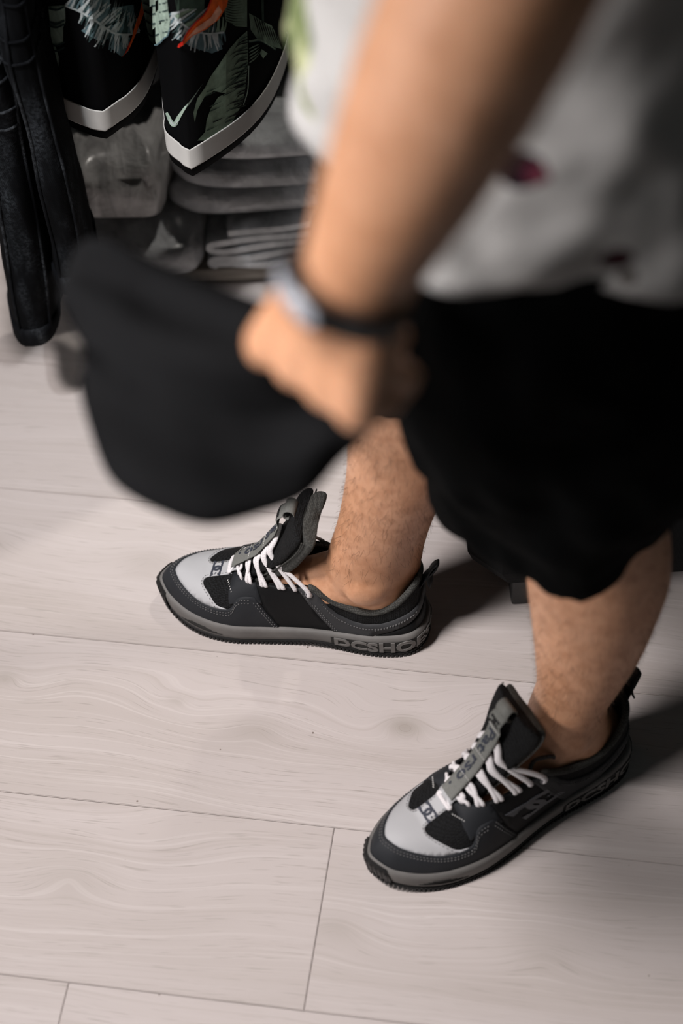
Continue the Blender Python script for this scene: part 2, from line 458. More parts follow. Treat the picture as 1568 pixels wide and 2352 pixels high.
def text_mesh(txt, extrude=0):
    cu = bpy.data.curves.new('lettering', 'FONT'); cu.body = txt; cu.resolution_u = 3; cu.offset = extrude
    o = bpy.data.objects.new('lettering', cu); COL.objects.link(o)
    dg = bpy.context.evaluated_depsgraph_get()
    me = o.evaluated_get(dg).to_mesh()
    bm = bmesh.new(); bm.from_mesh(me)
    bmesh.ops.triangulate(bm, faces=bm.faces[:])
    V = [(v.co.x, v.co.y) for v in bm.verts]; bm.verts.index_update(); F = [tuple(v.index for v in f.verts) for f in bm.faces]
    bm.free(); o.evaluated_get(dg).to_mesh_clear(); bpy.data.objects.remove(o); bpy.data.curves.remove(cu)
    return V, F
def make_shoe(name, loc, ang, mir, label, seed, tk=1.0):
    """mir=+1: right foot (medial side is +y); mir=-1: left foot"""
    root = empty(name, (loc[0], loc[1], 0), math.radians(ang))
    tag(root, label, 'shoe', 'pair of skate shoes')
    R = random.Random(seed)
    def mk(nm, V, F, mat, parent=root, smooth=True):
        return mesh_obj(nm, [(p[0], p[1]*mir, p[2]) for p in V], F, M[mat] if isinstance(mat, str) else mat, parent, smooth)
    def rodm(nm, pts, r, mat, parent=root, n=8, **kw):
        v, f = tube(pts, r, n, **kw); return mk(nm, v, f, mat, parent)
    us = np.linspace(0, 2, 261)[:-1]
    # --- midsole
    prof = [(-.010, 0.0), (-.0015, 0.0), (.0004, .10), (.0012, .35), (.0018, .62), (.0020, .80), (.0012, .93), (-.0008, 1.0), (-.005, 1.02), (-.016, .98)]
    def solept(u, f, extra=0.0):
        fs = [p[1] for p in prof[1:8]]; os_ = [p[0] for p in prof[1:8]]
        off = float(np.interp(f, fs, os_)); o = O(u, off+extra); x = O(u)[0]
        return np.array([o[0], o[1], zb(x)+.005+(zt(x)-zb(x)-.005)*f])
    rings = []
    for off, f in prof:
        ring = []
        for u in us:
            o = O(u, off); x = O(u)[0]; b = zb(x)+.005
            ring.append((o[0], o[1], b+(zt(x)-b)*f))
        rings.append(ring)
    mid = mk('midsole', *loft(rings), 'midsole')
    # moulded lettering in a recessed band round the heel, both sides
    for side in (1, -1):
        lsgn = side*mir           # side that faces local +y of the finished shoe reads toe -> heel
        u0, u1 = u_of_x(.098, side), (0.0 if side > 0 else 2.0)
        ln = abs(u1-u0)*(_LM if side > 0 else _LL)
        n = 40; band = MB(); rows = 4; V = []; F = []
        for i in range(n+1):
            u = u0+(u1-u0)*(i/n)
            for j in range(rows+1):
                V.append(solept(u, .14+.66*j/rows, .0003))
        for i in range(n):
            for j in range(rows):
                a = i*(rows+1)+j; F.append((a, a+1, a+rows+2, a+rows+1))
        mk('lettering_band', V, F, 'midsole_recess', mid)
        tv, tf = text_mesh('DCSHOES', .035)
        xs = [p[0] for p in tv]; x0, x1 = min(xs), max(xs)
        def tm(a, b):
            q = (a-x0)/(x1-x0)
            if lsgn < 0: q = 1-q
            u = u0+(u1-u0)*(.03+.94*q); f = .145+.65*(b/.73)
            p = solept(u, f, 0); p2 = solept(u, f, .001); nn = p2-p; nn /= np.linalg.norm(nn)
            return p, nn
        mk('sole_lettering', *skin_poly(tv, tf, tm, .0014, .0), 'midsole', mid, smooth=False)
        # fine grooves on the forefoot
        gr = MB()
        for k in range(4):
            pts = [solept(u, .30+.10*k, .0002) for u in np.linspace(u_of_x(.262-.004*k, side), u_of_x(.215+.006*k, side), 16)]
            gr.add(*tube(pts, .0005, 5))
        tag(mk('sole_groove', gr.v, gr.f, 'midsole_recess', mid), None, kind='stuff')
    # --- outsole with tread
    rings = []
    for off, dz in ((-.012, -.001), (-.003, -.0013), (.0004, .0003), (.0008, .0050), (-.003, .0056), (-.012, .0056)):
        rings.append([(*O(u, off), max(.0008, zb(O(u)[0])+dz)) for u in us])
    out = mk('outsole', *loft(rings), 'rubber_black')
    tr = MB(); nb = 150
    for k in range(nb):
        u = 2*k/nb; x = O(u)[0]
        a, b = O(u-.0042, .0018), O(u+.0042, .0018); c, d = O(u+.0042, -.006), O(u-.0042, -.006)
        z0 = max(.0, zb(x)-.0017); z1 = z0+.0035
        V = [(*p, z) for z in (z0, z1) for p in (a, b, c, d)]
        tr.add(V, [(0, 1, 2, 3), (7, 6, 5, 4), (0, 4, 5, 1), (1, 5, 6, 2), (2, 6, 7, 3), (3, 7, 4, 0)])
    tag(mk('tread', tr.v, tr.f, 'rubber_black', out, smooth=False), None, kind='stuff')
    # --- black rubber toe bumper wrapped over the midsole
    ua, ub = u_of_x(.279, 1), u_of_x(.283, -1)
    V = []; F = []; n = 60; rows = 10
    for i in range(n+1):
        u = ua+(ub-ua)*i/n; e = min(i, n-i)/n
        top = 1.04-.9*max(0, 1-e/.10)**2
        for j in range(rows+1):
            f = -.22+(top+.22)*j/rows
            rib = .0011 if (i//3) % 2 == 0 and 1 < j < rows-1 else 0
            V.append(solept(u, max(f, 0), .0016+rib)+np.array([0, 0, min(f, 0)*.03]))
    for i in range(n):
        for j in range(rows):
            a = i*(rows+1)+j; F.append((a, a+1, a+rows+2, a+rows+1))
    mk('toe_bumper', V, F, 'rubber_black', smooth=False)
    # --- base upper
    xs_u = sorted(set(list(np.linspace(0, 2, 241)[:-1])+[u_of_x(x, s) for s in (1, -1) for x in (.2035, .2085, .206)]))
    nv = 20; V = []; F = []; nu = len(xs_u); Vi = []
    vt = [vtop(u) for u in xs_u]
    for u, t in zip(xs_u, vt):
        for j in range(nv+1):
            p = S(u, t*j/nv); V.append(p)
    for i in range(nu):
        for j in range(nv):
            a, b = i*(nv+1)+j, ((i+1) % nu)*(nv+1)+j; F.append((a, b, b+1, a+1))
    upper = mk('upper', V, F, 'mesh_black')
    bvh = BVHTree.FromPolygons([Vector(p) for p in V], F)
    for i, u in enumerate(xs_u):
        for j in range(nv+1):
            Vi.append(S(u, vt[i]*j/nv)-SN(u, max(.05, vt[i]*j/nv))*.0045)
    Fi = [f for f in F if max(V[k][0] for k in f) < .206]
    mk('inner_lining', Vi, Fi, 'lining_dark')
    # insole
    V = [(*O(u, -.006), .034) for u in us]; mk('insole', V+[(.15, 0, .036)], [(i, (i+1) % len(V), len(V)) for i in range(len(V))], 'lining_dark')
    # --- overlays
    def panel(nm, poly, off, mat, step=.0045, parent=root):
        d = dense(poly, .004, .31, .08)
        vs, fs = cdt_fill(d, .31, .08, step)
        V, F = skin_poly(vs, fs, smap, off)
        return mk(nm, V, F, mat, parent)
    sti = {'thread': MB(), 'thread_light': MB()}
    def stitch(poly, kind='thread', sp=.0034, ln=.0021, off=.0016, wd=.0009):
        pts = []; d = dense(poly, .0006, .31, .08, closed=False)
        P = [smap(*q) for q in d]; acc = 0; nxt = 0
        for i in range(1, len(P)-1):
            acc += np.linalg.norm(P[i][0]-P[i-1][0])
            if acc >= nxt:
                nxt = acc+sp; p, n = P[i]; t = P[i+1][0]-P[i-1][0]; t /= np.linalg.norm(t)+1e-9; b = np.cross(n, t)
                q = p+n*off
                v = [q+t*sx*ln/2*(.6 if sz > 0 else 1)+b*sy*wd/2*(.6 if sz > 0 else 1)+n*(sz*.0004) for sx in (-1, 1) for sy in (-1, 1) for sz in (-1, 1)]
                sti[kind].add(v, box(0, 0, 0, 1, 1, 1)[1])
    def off_line(pts, dv): return [(a, b+dv) for a, b in pts]
    guard_top = {}
    for side in (1, -1):
        gt = [uv(.178, .0705, side), uv(.188, .0695, side), uv(.195, .0670, side), uv(.1995, .0625, side), uv(.2025, .0560, side), uv(.2065, .0515, side), uv(.213, .0495, side)]
        for x, v in ((.225, .36), (.240, .42), (.254, .475), (.268, .525), (.280, .56), (.288, .58)): gt.append((u_of_x(x, side), v))
        guard_top[side] = gt
    gcurve = [tuple(p) for p in crom(guard_top[1]+[(1.0, .59)]+guard_top[-1][::-1], 90)]
    ub1, ub2 = u_of_x(.152, 1), u_of_x(.152, -1)
    bottom = [(ub2, .0), (ub1, .0)]
    poly = gcurve+[uv(.166, .050, -1), (ub2, 0.005)]+[(ub2+(ub1-ub2)*k/40, 0.0) for k in range(41)]+[uv(.166, .050, 1)]
    g = panel('toe_guard', poly, .0015, 'slate')
    for dv in (-.055, -.10):
        stitch([(a, b+dv*(1 if .25 < a < 1.75 else 1)) for a, b in gcurve[2:-2]], 'thread', .0030, .0018, .0019)
    for side in (1, -1):
        zt_ = lambda x: ztop(x)-.0004
        # eyestay piece, black mid panel, grey quarter
        panel('eyestay', [uv(.170, .063, side), uv(.199, .060, side), uv(.2065, .0565, side), uv(.2078, .068, side), uv(.2055, zt_(.2035), side), uv(.196, zt_(.196), side), uv(.186, zt_(.186), side), uv(.1775, zt_(.1775), side)], .0010, 'slate')
        mp = panel('mid_panel', [uv(.153, .0245, side), uv(.166, .052, side), uv(.1795, zt_(.1795), side)]+[uv(x, zt_(x), side) for x in (.17, .16, .15, .14, .131)]+[uv(.112, .056, side), uv(.092, .0255, side)], .0007, 'leather_black')
        q = [uv(.0935, .026, side), uv(.1085, .050, side), uv(.120, .070, side), uv(.1325, zt_(.1325), side), uv(.124, zt_(.124), side), uv(.1125, zt_(.1125)-.001, side), uv(.106, .080, side),
             uv(.099, .0690, side), uv(.089, .0590, side), uv(.075, .0525, side), uv(.060, .0510, side), uv(.044, .0545, side), uv(.030, .0610, side), uv(.016, .0690, side), uv(.004, .0750, side)]
        e = 0.0 if side > 0 else 2.0
        q2 = [(e, .31), (e, .20), uv(.006, .060, side), uv(.018, .0520, side), uv(.032, .0435, side), uv(.046, .0375, side), uv(.052, .0350, side), uv(.053, .031, side), uv(.06, .0285, side)]
        panel('quarter', q+q2, .0015, 'charcoal')
        stitch(q[6:], 'thread', .0034, .002, .0019) if False else None
        up = [(a, b-.035) for a, b in q[6:]]; stitch(up, 'thread', .0032, .002, .0019)
        lo = [(a, b+.04) for a, b in q2[2:7]]; stitch(lo, 'thread', .0032, .002, .0019)
        fr = [uv(x-.0035, z, side) for x, z in ((.095, .028), (.1085, .050), (.120, .070), (.1315, .088))]; stitch(fr, 'thread', .0036, .002, .0019)
        fr = [uv(x-.0065, z, side) for x, z in ((.096, .028), (.1085, .050), (.120, .070))]; stitch(fr, 'thread', .0036, .002, .0019)
        fr = [uv(x+.003, z, side) for x, z in ((.153, .028), (.166, .052), (.174, .067))]; stitch(fr, 'thread', .0036, .002, .0019)
        fr = [uv(x+.006, z, side) for x, z in ((.153, .028), (.166, .052), (.174, .065))]; stitch(fr, 'thread', .0036, .002, .0019)
        panel('heel_counter', [(e, 0.0), (e, .17), uv(.006, .055, side), uv(.018, .047, side), uv(.032, .040, side), uv(.05, .033, side), uv(.052, .029, side)], .0009, 'leather_black')
        # emblem on the lateral side
        if side < 0:
            eb = MB()
            for tv, tf in emblem():
                def em(a, b):
                    x = .1300+(.0030*b)+.021*a*(-1 if mir < 0 else 1)*(-1 if mir > 0 else 1); z = .0565+.0145*b
                    uu, vv = uv(x+.010*(b), z, side); return S(uu, vv), SN(uu, vv)
                eb.add(*skin_poly(tv, tf, em, .0016, .0003))
            mk('side_emblem', eb.v, eb.f, 'emboss', mp, smooth=False)
        # eyelet ring at the top hole
        uu, vv = uv(.1195, .0862, side); c, nn = S(uu, vv), SN(uu, vv); t = np.cross(nn, [0, 0, 1]); t /= np.linalg.norm(t); b = np.cross(nn, t)
        rodm('eyelet', [c+nn*.0019+(t*math.cos(a)+b*math.sin(a))*.0036 for a in np.linspace(0, 2*PI, 25)], .0009, 'eyelet', n=6)
        # collar rim of grey knit
    rim = []
    for u in np.linspace(u_of_x(.121, 1), 0, 40).tolist()+np.linspace(2, u_of_x(.121, -1), 40).tolist()[1:]:
        t = vtop(u); rim.append(S(u, t)-SN(u, t)*.0012+np.array([0, 0, .0006]))
    rodm('collar_rim', rim, .0036, 'lining', n=10)
    # inner padded collar wall just below the rim
    # --- light grey vamp overlay, projected from above on to the toe box
    def tmap(x, y):
        h = bvh.ray_cast(Vector((x, y, .3)), Vector((0, 0, -1)))
        if h[0] is None: h = bvh.find_nearest(Vector((x, y, .06)))
        n = np.array(h[1]); n = n if n[2] > 0 else -n
        return np.array(h[0]), n
    front = [tuple(S(a, b-.01)[:2]) for a, b in gcurve[18:-18]]
    cut = [(.2215, .0375), (.232, .0280), (.2385, .0205), (.2395, .0155), (.2365, .0120), (.228, .0112), (.218, .0112), (.2085, .0115)]
    cutl = [(.2215, -.0400), (.232, -.0290), (.2385, -.0180), (.2395, -.0125), (.2365, -.0085), (.228, -.0078), (.218, -.0080), (.2085, -.0085)]
    # gcurve runs medial -> toe -> lateral
    edge = [tuple(p) for p in crom([front[-1]]+cutl, 26)][1:]+[tuple(p) for p in crom(cut[::-1]+[front[0]], 26)][:-1]
    d = dense(front+edge, .0025)
    vs, fs = cdt_fill(d, 1, 1, .0032)
    V, F = skin_poly(vs, fs, tmap, .0009)
    vamp = mk('vamp_overlay', V, F, 'vamp_grey')
    for cc, sg in ((cut, 1), (cutl, -1)):
        c2 = crom([(.2140, .0440*sg)]+[(x+.0016, y+(.0004*sg if i < 4 else -.0016*sg)) for i, (x, y) in enumerate(cc)], 60)
        sb = MB(); last = None
        for i in range(1, 59):
            p, n = tmap(*c2[i])
            if last is not None and np.linalg.norm(p-last) < .0029: continue
            last = p; t = tmap(*c2[i+1])[0]-tmap(*c2[i-1])[0]; t /= np.linalg.norm(t)+1e-9; b = np.cross(n, t)
            v = [p+n*.0011+t*sx*.0009+b*sy*.0003+n*(sz*.0002) for sx in (-1, 1) for sy in (-1, 1) for sz in (-1, 1)]
            sb.add(v, box(0, 0, 0, 1, 1, 1)[1])
        tag(mk('stitching', sb.v, sb.f, 'thread', vamp, smooth=False), None, kind='stuff')
    eb = MB()
    for tv, tf in emblem():
        eb.add(*skin_poly(tv, tf, lambda a, b: tmap(.2275-.0066*b, .0015+.0086*a*mir), .0012, .0008))
    mk('toe_emblem', eb.v, eb.f, 'print_navy', vamp, smooth=False)
    # bar tack threads at the throat corners
    for sg in (1, -1):
        pts = [tmap(.2105-.0012*k, (.0175+.0022*k)*sg+.0015) for k in range(6)]
        bt = MB()
        for p, n in pts: bt.add(*tube([p+n*.0008-np.array([0, .0008, 0]), p+n*.0012+np.array([0, .0008, 0])], .0005, 5))
        tag(mk('bar_tack', bt.v, bt.f, 'thread_light', vamp), None, kind='stuff')
    for k, mb in sti.items():
        if mb.v: tag(mk('stitching', mb.v, mb.f, k, root, smooth=False), None, kind='stuff')
    # --- tongue
    lean = .006
    tp = crom([(.214, 0, .060), (.198, 0, .0765), (.180, .001, .0945), (.162, .002, .1185), (.147, .003, .147), (.136, .004, .174), (.129, .005, .197), (.127, .005, .203)], 40)
    tp[:, 2] = .060+(tp[:, 2]-.060)*tk
    hw = [sm_interp(t, [0, .15, .35, .55, .72, .84, .92, .97, 1.0], [.014, .0165, .0205, .0270, .0335, .0350, .0310, .0235, .0100]) for t in np.linspace(0, 1, 40)]
    def tframe(i):
        t = tp[min(i+1, 39)]-tp[max(i-1, 0)]; t = t/np.linalg.norm(t)
        n = np.array([t[2], 0, -t[0]]); n /= np.linalg.norm(n); return t, n
    def tongue_pt(i, y, off=0.0):
        i = min(max(i, 0), 39); k = int(i); fr = i-k
        def g(k):
            t, n = tframe(k); c = tp[k]; yy = y
            return c+np.array([0, yy, 0])+n*(off-6.0*yy*yy)
        return g(k)*(1-fr)+g(min(k+1, 39))*fr
    def tongue_part(nm, mat, o0, o1, grow):
        rings = []
        for i in range(40):
            ring = []
            for a in np.linspace(0, 2*PI, 29)[:-1]:
                c, s = math.cos(a), math.sin(a)
                y = math.copysign(abs(c)**.55, c)*(hw[i]+grow); o = (o0+o1)/2+math.copysign(abs(s)**.8, s)*(o1-o0)/2
                pz = .0010*math.sin(i*.45+y*60)
                ring.append(tongue_pt(i, y, o+pz))
            rings.append(ring)
        return mk(nm, *loft(rings), mat)
    ton = tongue_part('tongue', 'mesh_black', -.0040, .0080, 0)
    tl = tongue_part('tongue_lining', 'lining', -.019 if tk > .8 else -.013, -.002, .0012 if tk > .8 else -.0022)
    for sg in (1, -1):
        rodm('tongue_seam', [tongue_pt(i, sg*(hw[i]+.0008), -.0022) for i in range(12, 35)], .0008, 'lining', ton, n=6)
    # --- laces: rows of paired strands from eyelet to eyelet
    rows = [(.2050, 4.0), (.1965, 7.5), (.1850, 11.0), (.1680, 15.5), (.1490, 20.0), (.1195, 24.0)]
    for ri, (x, ti) in enumerate(rows):
        for st in (-1, 1):
            if ri == 0 and st > 0: continue
            xm = x+st*(.0020 if ri < 5 else 0.0)
            if ri == 5 and st > 0: xm = .1345
            ci = ti+st*.62; E = {}; ce = {}
            for side in (1, -1):
                u_ = u_of_x(xm, side); v_ = vtop(u_); n = SN(u_, v_); top_eye = ri == 5 and st < 0
                e1 = S(u_, v_)+n*.0024+np.array([0, 0, .0022])
                E[side] = [S(u_, v_-.03)-n*.0030, S(u_, v_-.022)+n*.0022, e1] if not top_eye else [S(u_, v_-.085)-n*.001, S(u_, v_-.075)+n*.0030, e1+n*.001]
                ce[side] = min(ci, float(np.interp(e1[2]+.003, tp[:, 2], np.arange(40))))
            mids = []
            for q in (.74, .5, .25, 0, -.25, -.5, -.74):
                sd_ = 1 if q >= 0 else -1
                ii = ci-(ci-ce[sd_])*.42*(abs(q)/.74)**1.5
                mids.append(tongue_pt(ii, q*hw[int(min(ii, 39))]*1.02, .0108+.0012*(1-abs(q))+R.uniform(-.0004, .0004)))
            path = crom(E[1]+mids+E[-1][::-1], 52)
            for _k in range(6): path[1:-1] = path[1:-1]*.5+(path[:-2]+path[2:])*.25
            rodm('lace', path, .0027 if ri else .0024, 'lace', root, n=8, flat=.66)
    # loose grey lace loop on the far collar
    u_, v_ = u_of_x(.112, -1), vtop(u_of_x(.112, -1)); c = S(u_, v_)
    rodm('loose_lace', crom([c+np.array([.02, .006, .004]), c+np.array([.010, .012, .014]), c+np.array([-.008, .010, .010]), c+np.array([-.012, .012, -.002]), c+np.array([.004, .016, -.008])], 26), .0022, 'lace_grey', n=7)
    # --- ribbon strap up the tongue with folds, printed lettering and a pull loop
    sidx = np.linspace(5.5, 33.5, 57)
    def soff(i):
        w = (i-5.5)/28.0
        return .0158+.0012*abs(math.sin(w*PI*3.0))+ (.0042*math.sin(min(1, max(0, (w-.80)/.20))*PI) if w > .80 else 0)
    V = []; F = []; hwS = .0092
    for i in sidx:
        for y in np.linspace(-hwS, hwS, 7): V.append(tongue_pt(i, y+.0015, soff(i)))
    for k in range(len(sidx)-1):
        for j in range(6):
            a = k*7+j; F.append((a, a+1, a+8, a+7))
    nf = len(V); V += [np.array(v)-tframe(int(sidx[i//7]))[1]*.0009 for i, v in enumerate(V)]
    F += [tuple(nf+i for i in f[::-1]) for f in F[:len(F)]]
    for k in range(len(sidx)-1):
        for j in (0, 6):
            a = k*7+j; F.append((a, a+7, nf+a+7, nf+a))
    strap = mk('tongue_strap', V, F, 'ribbon')
    # rolled loop at the strap's upper end
    t, n = tframe(34); c0 = tongue_pt(33.5, .0015, .0100); LV = []; LF = []; ks = np.linspace(-.6*PI, 1.2*PI, 19)
    for a in ks:
        for y in (-hwS, hwS):
            p = c0+t*(.0075*math.sin(a)+.004)+n*(.0062*math.cos(a)+.0010); LV.append(p+np.array([0, y, 0]))
    nn2 = len(LV); cc = c0+t*.004+n*.001
    LV += [cc+np.array([0, p[1]-cc[1], 0])+(np.array([p[0], 0, p[2]])-np.array([cc[0], 0, cc[2]]))*.84 for p in LV]
    for k in range(len(ks)-1):
        a = 2*k; LF += [(a, a+1, a+3, a+2), (nn2+a, nn2+a+2, nn2+a+3, nn2+a+1), (a, a+2, nn2+a+2, nn2+a), (a+1, nn2+a+1, nn2+a+3, a+3)]
    loop = mk('pull_loop', LV, LF, 'ribbon', strap)
    for i in (12.5, 19.2, 27.5):
        sb = MB()
        for y in np.linspace(-hwS+.001, hwS-.001, 7):
            p = tongue_pt(i, y+.0015, soff(i)+.0004); sb.add(*tube([p-np.array([0, .0009, 0]), p+np.array([0, .0009, 0])], .00045, 5))
        tag(mk('fold_stitch', sb.v, sb.f, 'thread_light', strap), None, kind='stuff')
    tv, tf = text_mesh('Pat rso .', .018)
    xs = [p[0] for p in tv]; x0, x1 = min(xs), max(xs)
    V, F = skin_poly(tv, tf, lambda a, b: (tongue_pt(26.6-19.0*(a-x0)/(x1-x0), .0015+(b-.36)*.0150*mir, soff(26.6-19.0*(a-x0)/(x1-x0))), tframe(20)[1]), .0007, .0003)
    mk('strap_lettering', V, F, 'print_navy', strap, smooth=False)
    eb = MB()
    for tv, tf in emblem():
        eb.add(*skin_poly(tv, tf, lambda a, b: (tongue_pt(30.6+1.35*b, .0015+.0058*a*mir, soff(30.6+1.35*b)), tframe(31)[1]), .0008, .0003))
    mk('strap_emblem', eb.v, eb.f, 'print_black', strap, smooth=False)
    # light grey leather loop where the strap meets the vamp
    V = []; F = []; aa = np.linspace(0, PI, 13)
    for r in (0, -.0012):
        for a in aa:
            for y in np.linspace(-.0105, .0105, 5):
                p, n = tmap(.2105, y+.0015); V.append(np.array([.2030+.0078*math.cos(a), y+.0015, p[2]-.0005+(.0078+r)*math.sin(a)+.005*(1-math.cos(a))/2*1.3]))
    k1 = 13*5
    for k in range(12):
        for j in range(4):
            a = k*5+j; F += [(a, a+1, a+6, a+5), (k1+a, k1+a+5, k1+a+6, k1+a+1)]
        for j in (0, 4): F.append((k*5+j, k*5+5+j, k1+k*5+5+j, k1+k*5+j))
    mk('lace_keeper', V, F, 'vamp_grey')
    # --- heel pull tab
    prof = crom([(.0065, 0, .092), (.0015, 0, .104), (-.006, 0, .116), (-.0115, 0, .127), (-.0105, 0, .131), (-.0050, 0, .124), (-.0005, 0, .110), (-.0030, 0, .096)], 30)
    V = []; F = []
    for p in prof:
        hwt = .0085*(1-.45*max(0, (p[2]-.10)/.031))
        V += [(p[0], -hwt, p[2]), (p[0]-.0008, 0, p[2]), (p[0], hwt, p[2])]
    for k in range(29):
        for j in range(2): F.append((k*3+j, k*3+j+1, k*3+j+4, k*3+j+3))
    o = mk('heel_tab', V, F, 'leather_black'); so = o.modifiers.new('thick', 'SOLIDIFY'); so.thickness = .0014
    return root
shoe_r = make_shoe('skate_shoe', (.084, 1.175), 165.0, 1, 'grey and black skate shoe with white laces on the far foot, seen side-on', 3, .93)
shoe_l = make_shoe('skate_shoe', (.268, 1.021), 206.5, -1, 'grey and black skate shoe on the near foot with its lettered tongue strap facing up', 5, .74)

# ------------------------------------------------------------------ person
def skin_mat():
    t = NT('skin'); v = t.coord()
    f1 = t.noise(v, 9, 3, 0.6); f2 = t.noise(v, 70, 3, 0.6); f3 = t.noise(v, 420, 2, 0.6)
    c = t.ramp(f1, [(0.3, (0.54, 0.275, 0.150)), (0.7, (0.64, 0.355, 0.220))])
    c = t.mix(t.math('MULTIPLY', t.ramp(f2, [(0.42, (0, 0, 0)), (0.68, (1, 1, 1))]), 0.5), c, (0.36, 0.155, 0.070))
    t.col(c); h = t.math('ADD', f3, t.math('MULTIPLY', f2, 0.6)); t.bump(h, 0.22, 0.0007)
    t.set(rough=0.5, spec=0.35, sss=0.10)
    t.b.inputs['Subsurface Radius'].default_value = (0.010, 0.004, 0.002)
    t.b.inputs['Subsurface Scale'].default_value = 0.6
    return t.m
M['skin'] = skin_mat()
M['hair'] = simple('dark_brown_hair', (0.020, 0.012, 0.007), 0.5, 0.4)
M['shorts'] = weave('black_shorts_cloth', (0.0016, 0.0019, 0.0020), 900, rough=0.95, contrast=0.3, bump=0.3, spec=0.03)
M['held'] = weave('washed_black_cloth', (0.0066, 0.0069, 0.0075), 900, rough=0.95, contrast=0.3, bump=0.3, spec=0.06)

person = empty('person', (0.14, 1.08, 0))
tag(person, 'person in grey T-shirt and black knee-length shorts reaching down with one bare arm', 'person')
PO = Vector((0.14, 1.08, 0))
body = MB()
NR = 28
def ring(cx, cy, z, a, b, back=0.0, e=1.0):
    out = []
    for k in range(NR):
        th = 2*PI*k/NR; c, s = math.cos(th), math.sin(th)
        c2 = math.copysign(abs(c)**e, c); s2 = math.copysign(abs(s)**e, s)
        out.append((cx+a*c2, cy+b*s2*(1-back*max(0, c)**2), z))
    return out
def limb(rows, back=lambda z: 0.0):
    zs = [r[0] for r in rows]
    Z = np.linspace(zs[0], zs[-1], int((zs[-1]-zs[0])/.012)+2)
    rg = [ring(sm_interp(z, zs, [r[1] for r in rows]), sm_interp(z, zs, [r[3] for r in rows]), z,
               sm_interp(z, zs, [r[2] for r in rows]), sm_interp(z, zs, [r[4] for r in rows]), back(z)) for z in Z]
    body.add(*loft(rg))
ach = lambda z: 0.42*max(0.0, min(1.0, (0.26-z)/0.12)) if z > 0.02 else 0.3
limb([(.050, .052, .030, 1.186, .027), (.09, .032, .047, 1.188, .033), (.12, .030, .050, 1.188, .035), (.15, .0345, .0490, 1.187, .0355), (.18, .041, .0480, 1.186, .037), (.22, .0495, .0490, 1.185, .041), (.27, .0610, .0540, 1.183, .047),
      (.32, .0700, .0600, 1.182, .052), (.38, .0740, .064, 1.18, .055), (.44, .068, .062, 1.178, .055), (.49, .058, .062, 1.175, .056), (.55, .062, .070, 1.165, .065), (.70, .105, .085, 1.13, .08), (.87, .15, .095, 1.085, .085)], ach)
limb([(.050, .225, .030, 1.000, .027), (.07, .216, .043, .998, .035), (.10, .2060, .0410, .996, .036), (.125, .2065, .0385, .995, .035), (.16, .2135, .0405, .993, .037), (.225, .2185, .0495, .990, .045), (.295, .2200, .0580, .988, .052),
      (.342, .2200, .0630, .986, .055), (.40, .215, .063, .983, .056), (.46, .205, .060, .978, .056), (.50, .200, .062, .975, .058), (.56, .197, .07, .967, .065), (.70, .185, .085, .945, .08), (.87, .17, .095, .915, .085)], ach)
def foot(loc, ang, mir):
    a = math.radians(ang); f = Vector((math.cos(a), math.sin(a), 0)); l = Vector((-math.sin(a), math.cos(a), 0))
    rg = []
    for x, w, z0, z1, yc in ((.008, .012, .045, .070, 0), (.016, .022, .038, .088, 0), (.035, .0265, .037, .108, 0), (.060, .029, .037, .134, 0), (.080, .030, .037, .136, .001), (.098, .0300, .037, .1255, .002), (.118, .0290, .037, .111, .003), (.140, .029, .038, .0945, .003), (.165, .031, .038, .0770, .002), (.20, .035, .038, .060, 0), (.235, .032, .039, .054, 0), (.255, .022, .042, .051, 0)):
        r = []
        for k in range(NR):
            th = 2*PI*k/NR; zc = (z0+z1)/2; hh = (z1-z0)/2; s = math.sin(th); c = math.cos(th)
            r.append(Vector((loc[0], loc[1], 0))+f*x+l*(mir*yc+w*c*(1-.25*max(0, s)))+Vector((0, 0, zc+hh*s)))
        rg.append(r)
    body.add(*loft(rg))
foot((.084, 1.175), 165, 1); foot((.268, 1.021), 206.5, -1)
def ball(c, r, sc=(1, 1, 1)):
    rg = []
    for i in range(9):
        ph = PI*(i+.5)/9
        rg.append([(c[0]+r*sc[0]*math.sin(ph)*math.cos(2*PI*k/16), c[1]+r*sc[1]*math.sin(ph)*math.sin(2*PI*k/16), c[2]-r*sc[2]*math.cos(ph)) for k in range(16)])
    body.add(*loft(rg))
def chain(pts, rad, n=14):
    P = crom(pts, max(12, 6*len(pts))); Rr = np.interp(np.linspace(0, 1, len(P)), np.linspace(0, 1, len(rad)), rad)
    body.add(*tube([Vector(p) for p in P], list(Rr), n))
    ball(P[0], Rr[0]); ball(P[-1], Rr[-1])
# ankle bones and tendons
ball((.020, 1.158, .108), .0165, (1.35, .62, 1.25)); ball((.036, 1.222, .092), .015, (1, .8, 1.2))
ball((.205, .966, .100), .0150, (1.25, .62, 1.25)); ball((.205, 1.030, .106), .015, (1, .8, 1.2))
# torso, neck, head
rg = [ring(.15, 1.0, .80, .09, .13), ring(.148, 1.0, .86, .115, .16), ring(.145, 1.0, .95, .115, .155), ring(.14, 1.0, 1.08, .112, .15), ring(.14, 1.0, 1.22, .12, .165), ring(.14, 1.0, 1.33, .12, .185), ring(.145, 1.0, 1.40, .10, .17), ring(.145, 1.0, 1.44, .07, .09), ring(.135, 1.0, 1.48, .058, .058), ring(.115, 1.0, 1.55, .055, .055), ring(.095, 1.0, 1.58, .05, .05)]
body.add(*loft(rg))
rg = []
for z, cx, a, b in ((1.545, .055, .030, .026), (1.56, .058, .058, .045), (1.59, .066, .082, .058), (1.63, .075, .092, .067), (1.67, .082, .098, .072), (1.71, .085, .100, .074), (1.75, .088, .094, .070), (1.78, .090, .072, .055), (1.795, .092, .035, .028)): rg.append(ring(cx, 1.0, z, a, b))
body.add(*loft(rg))
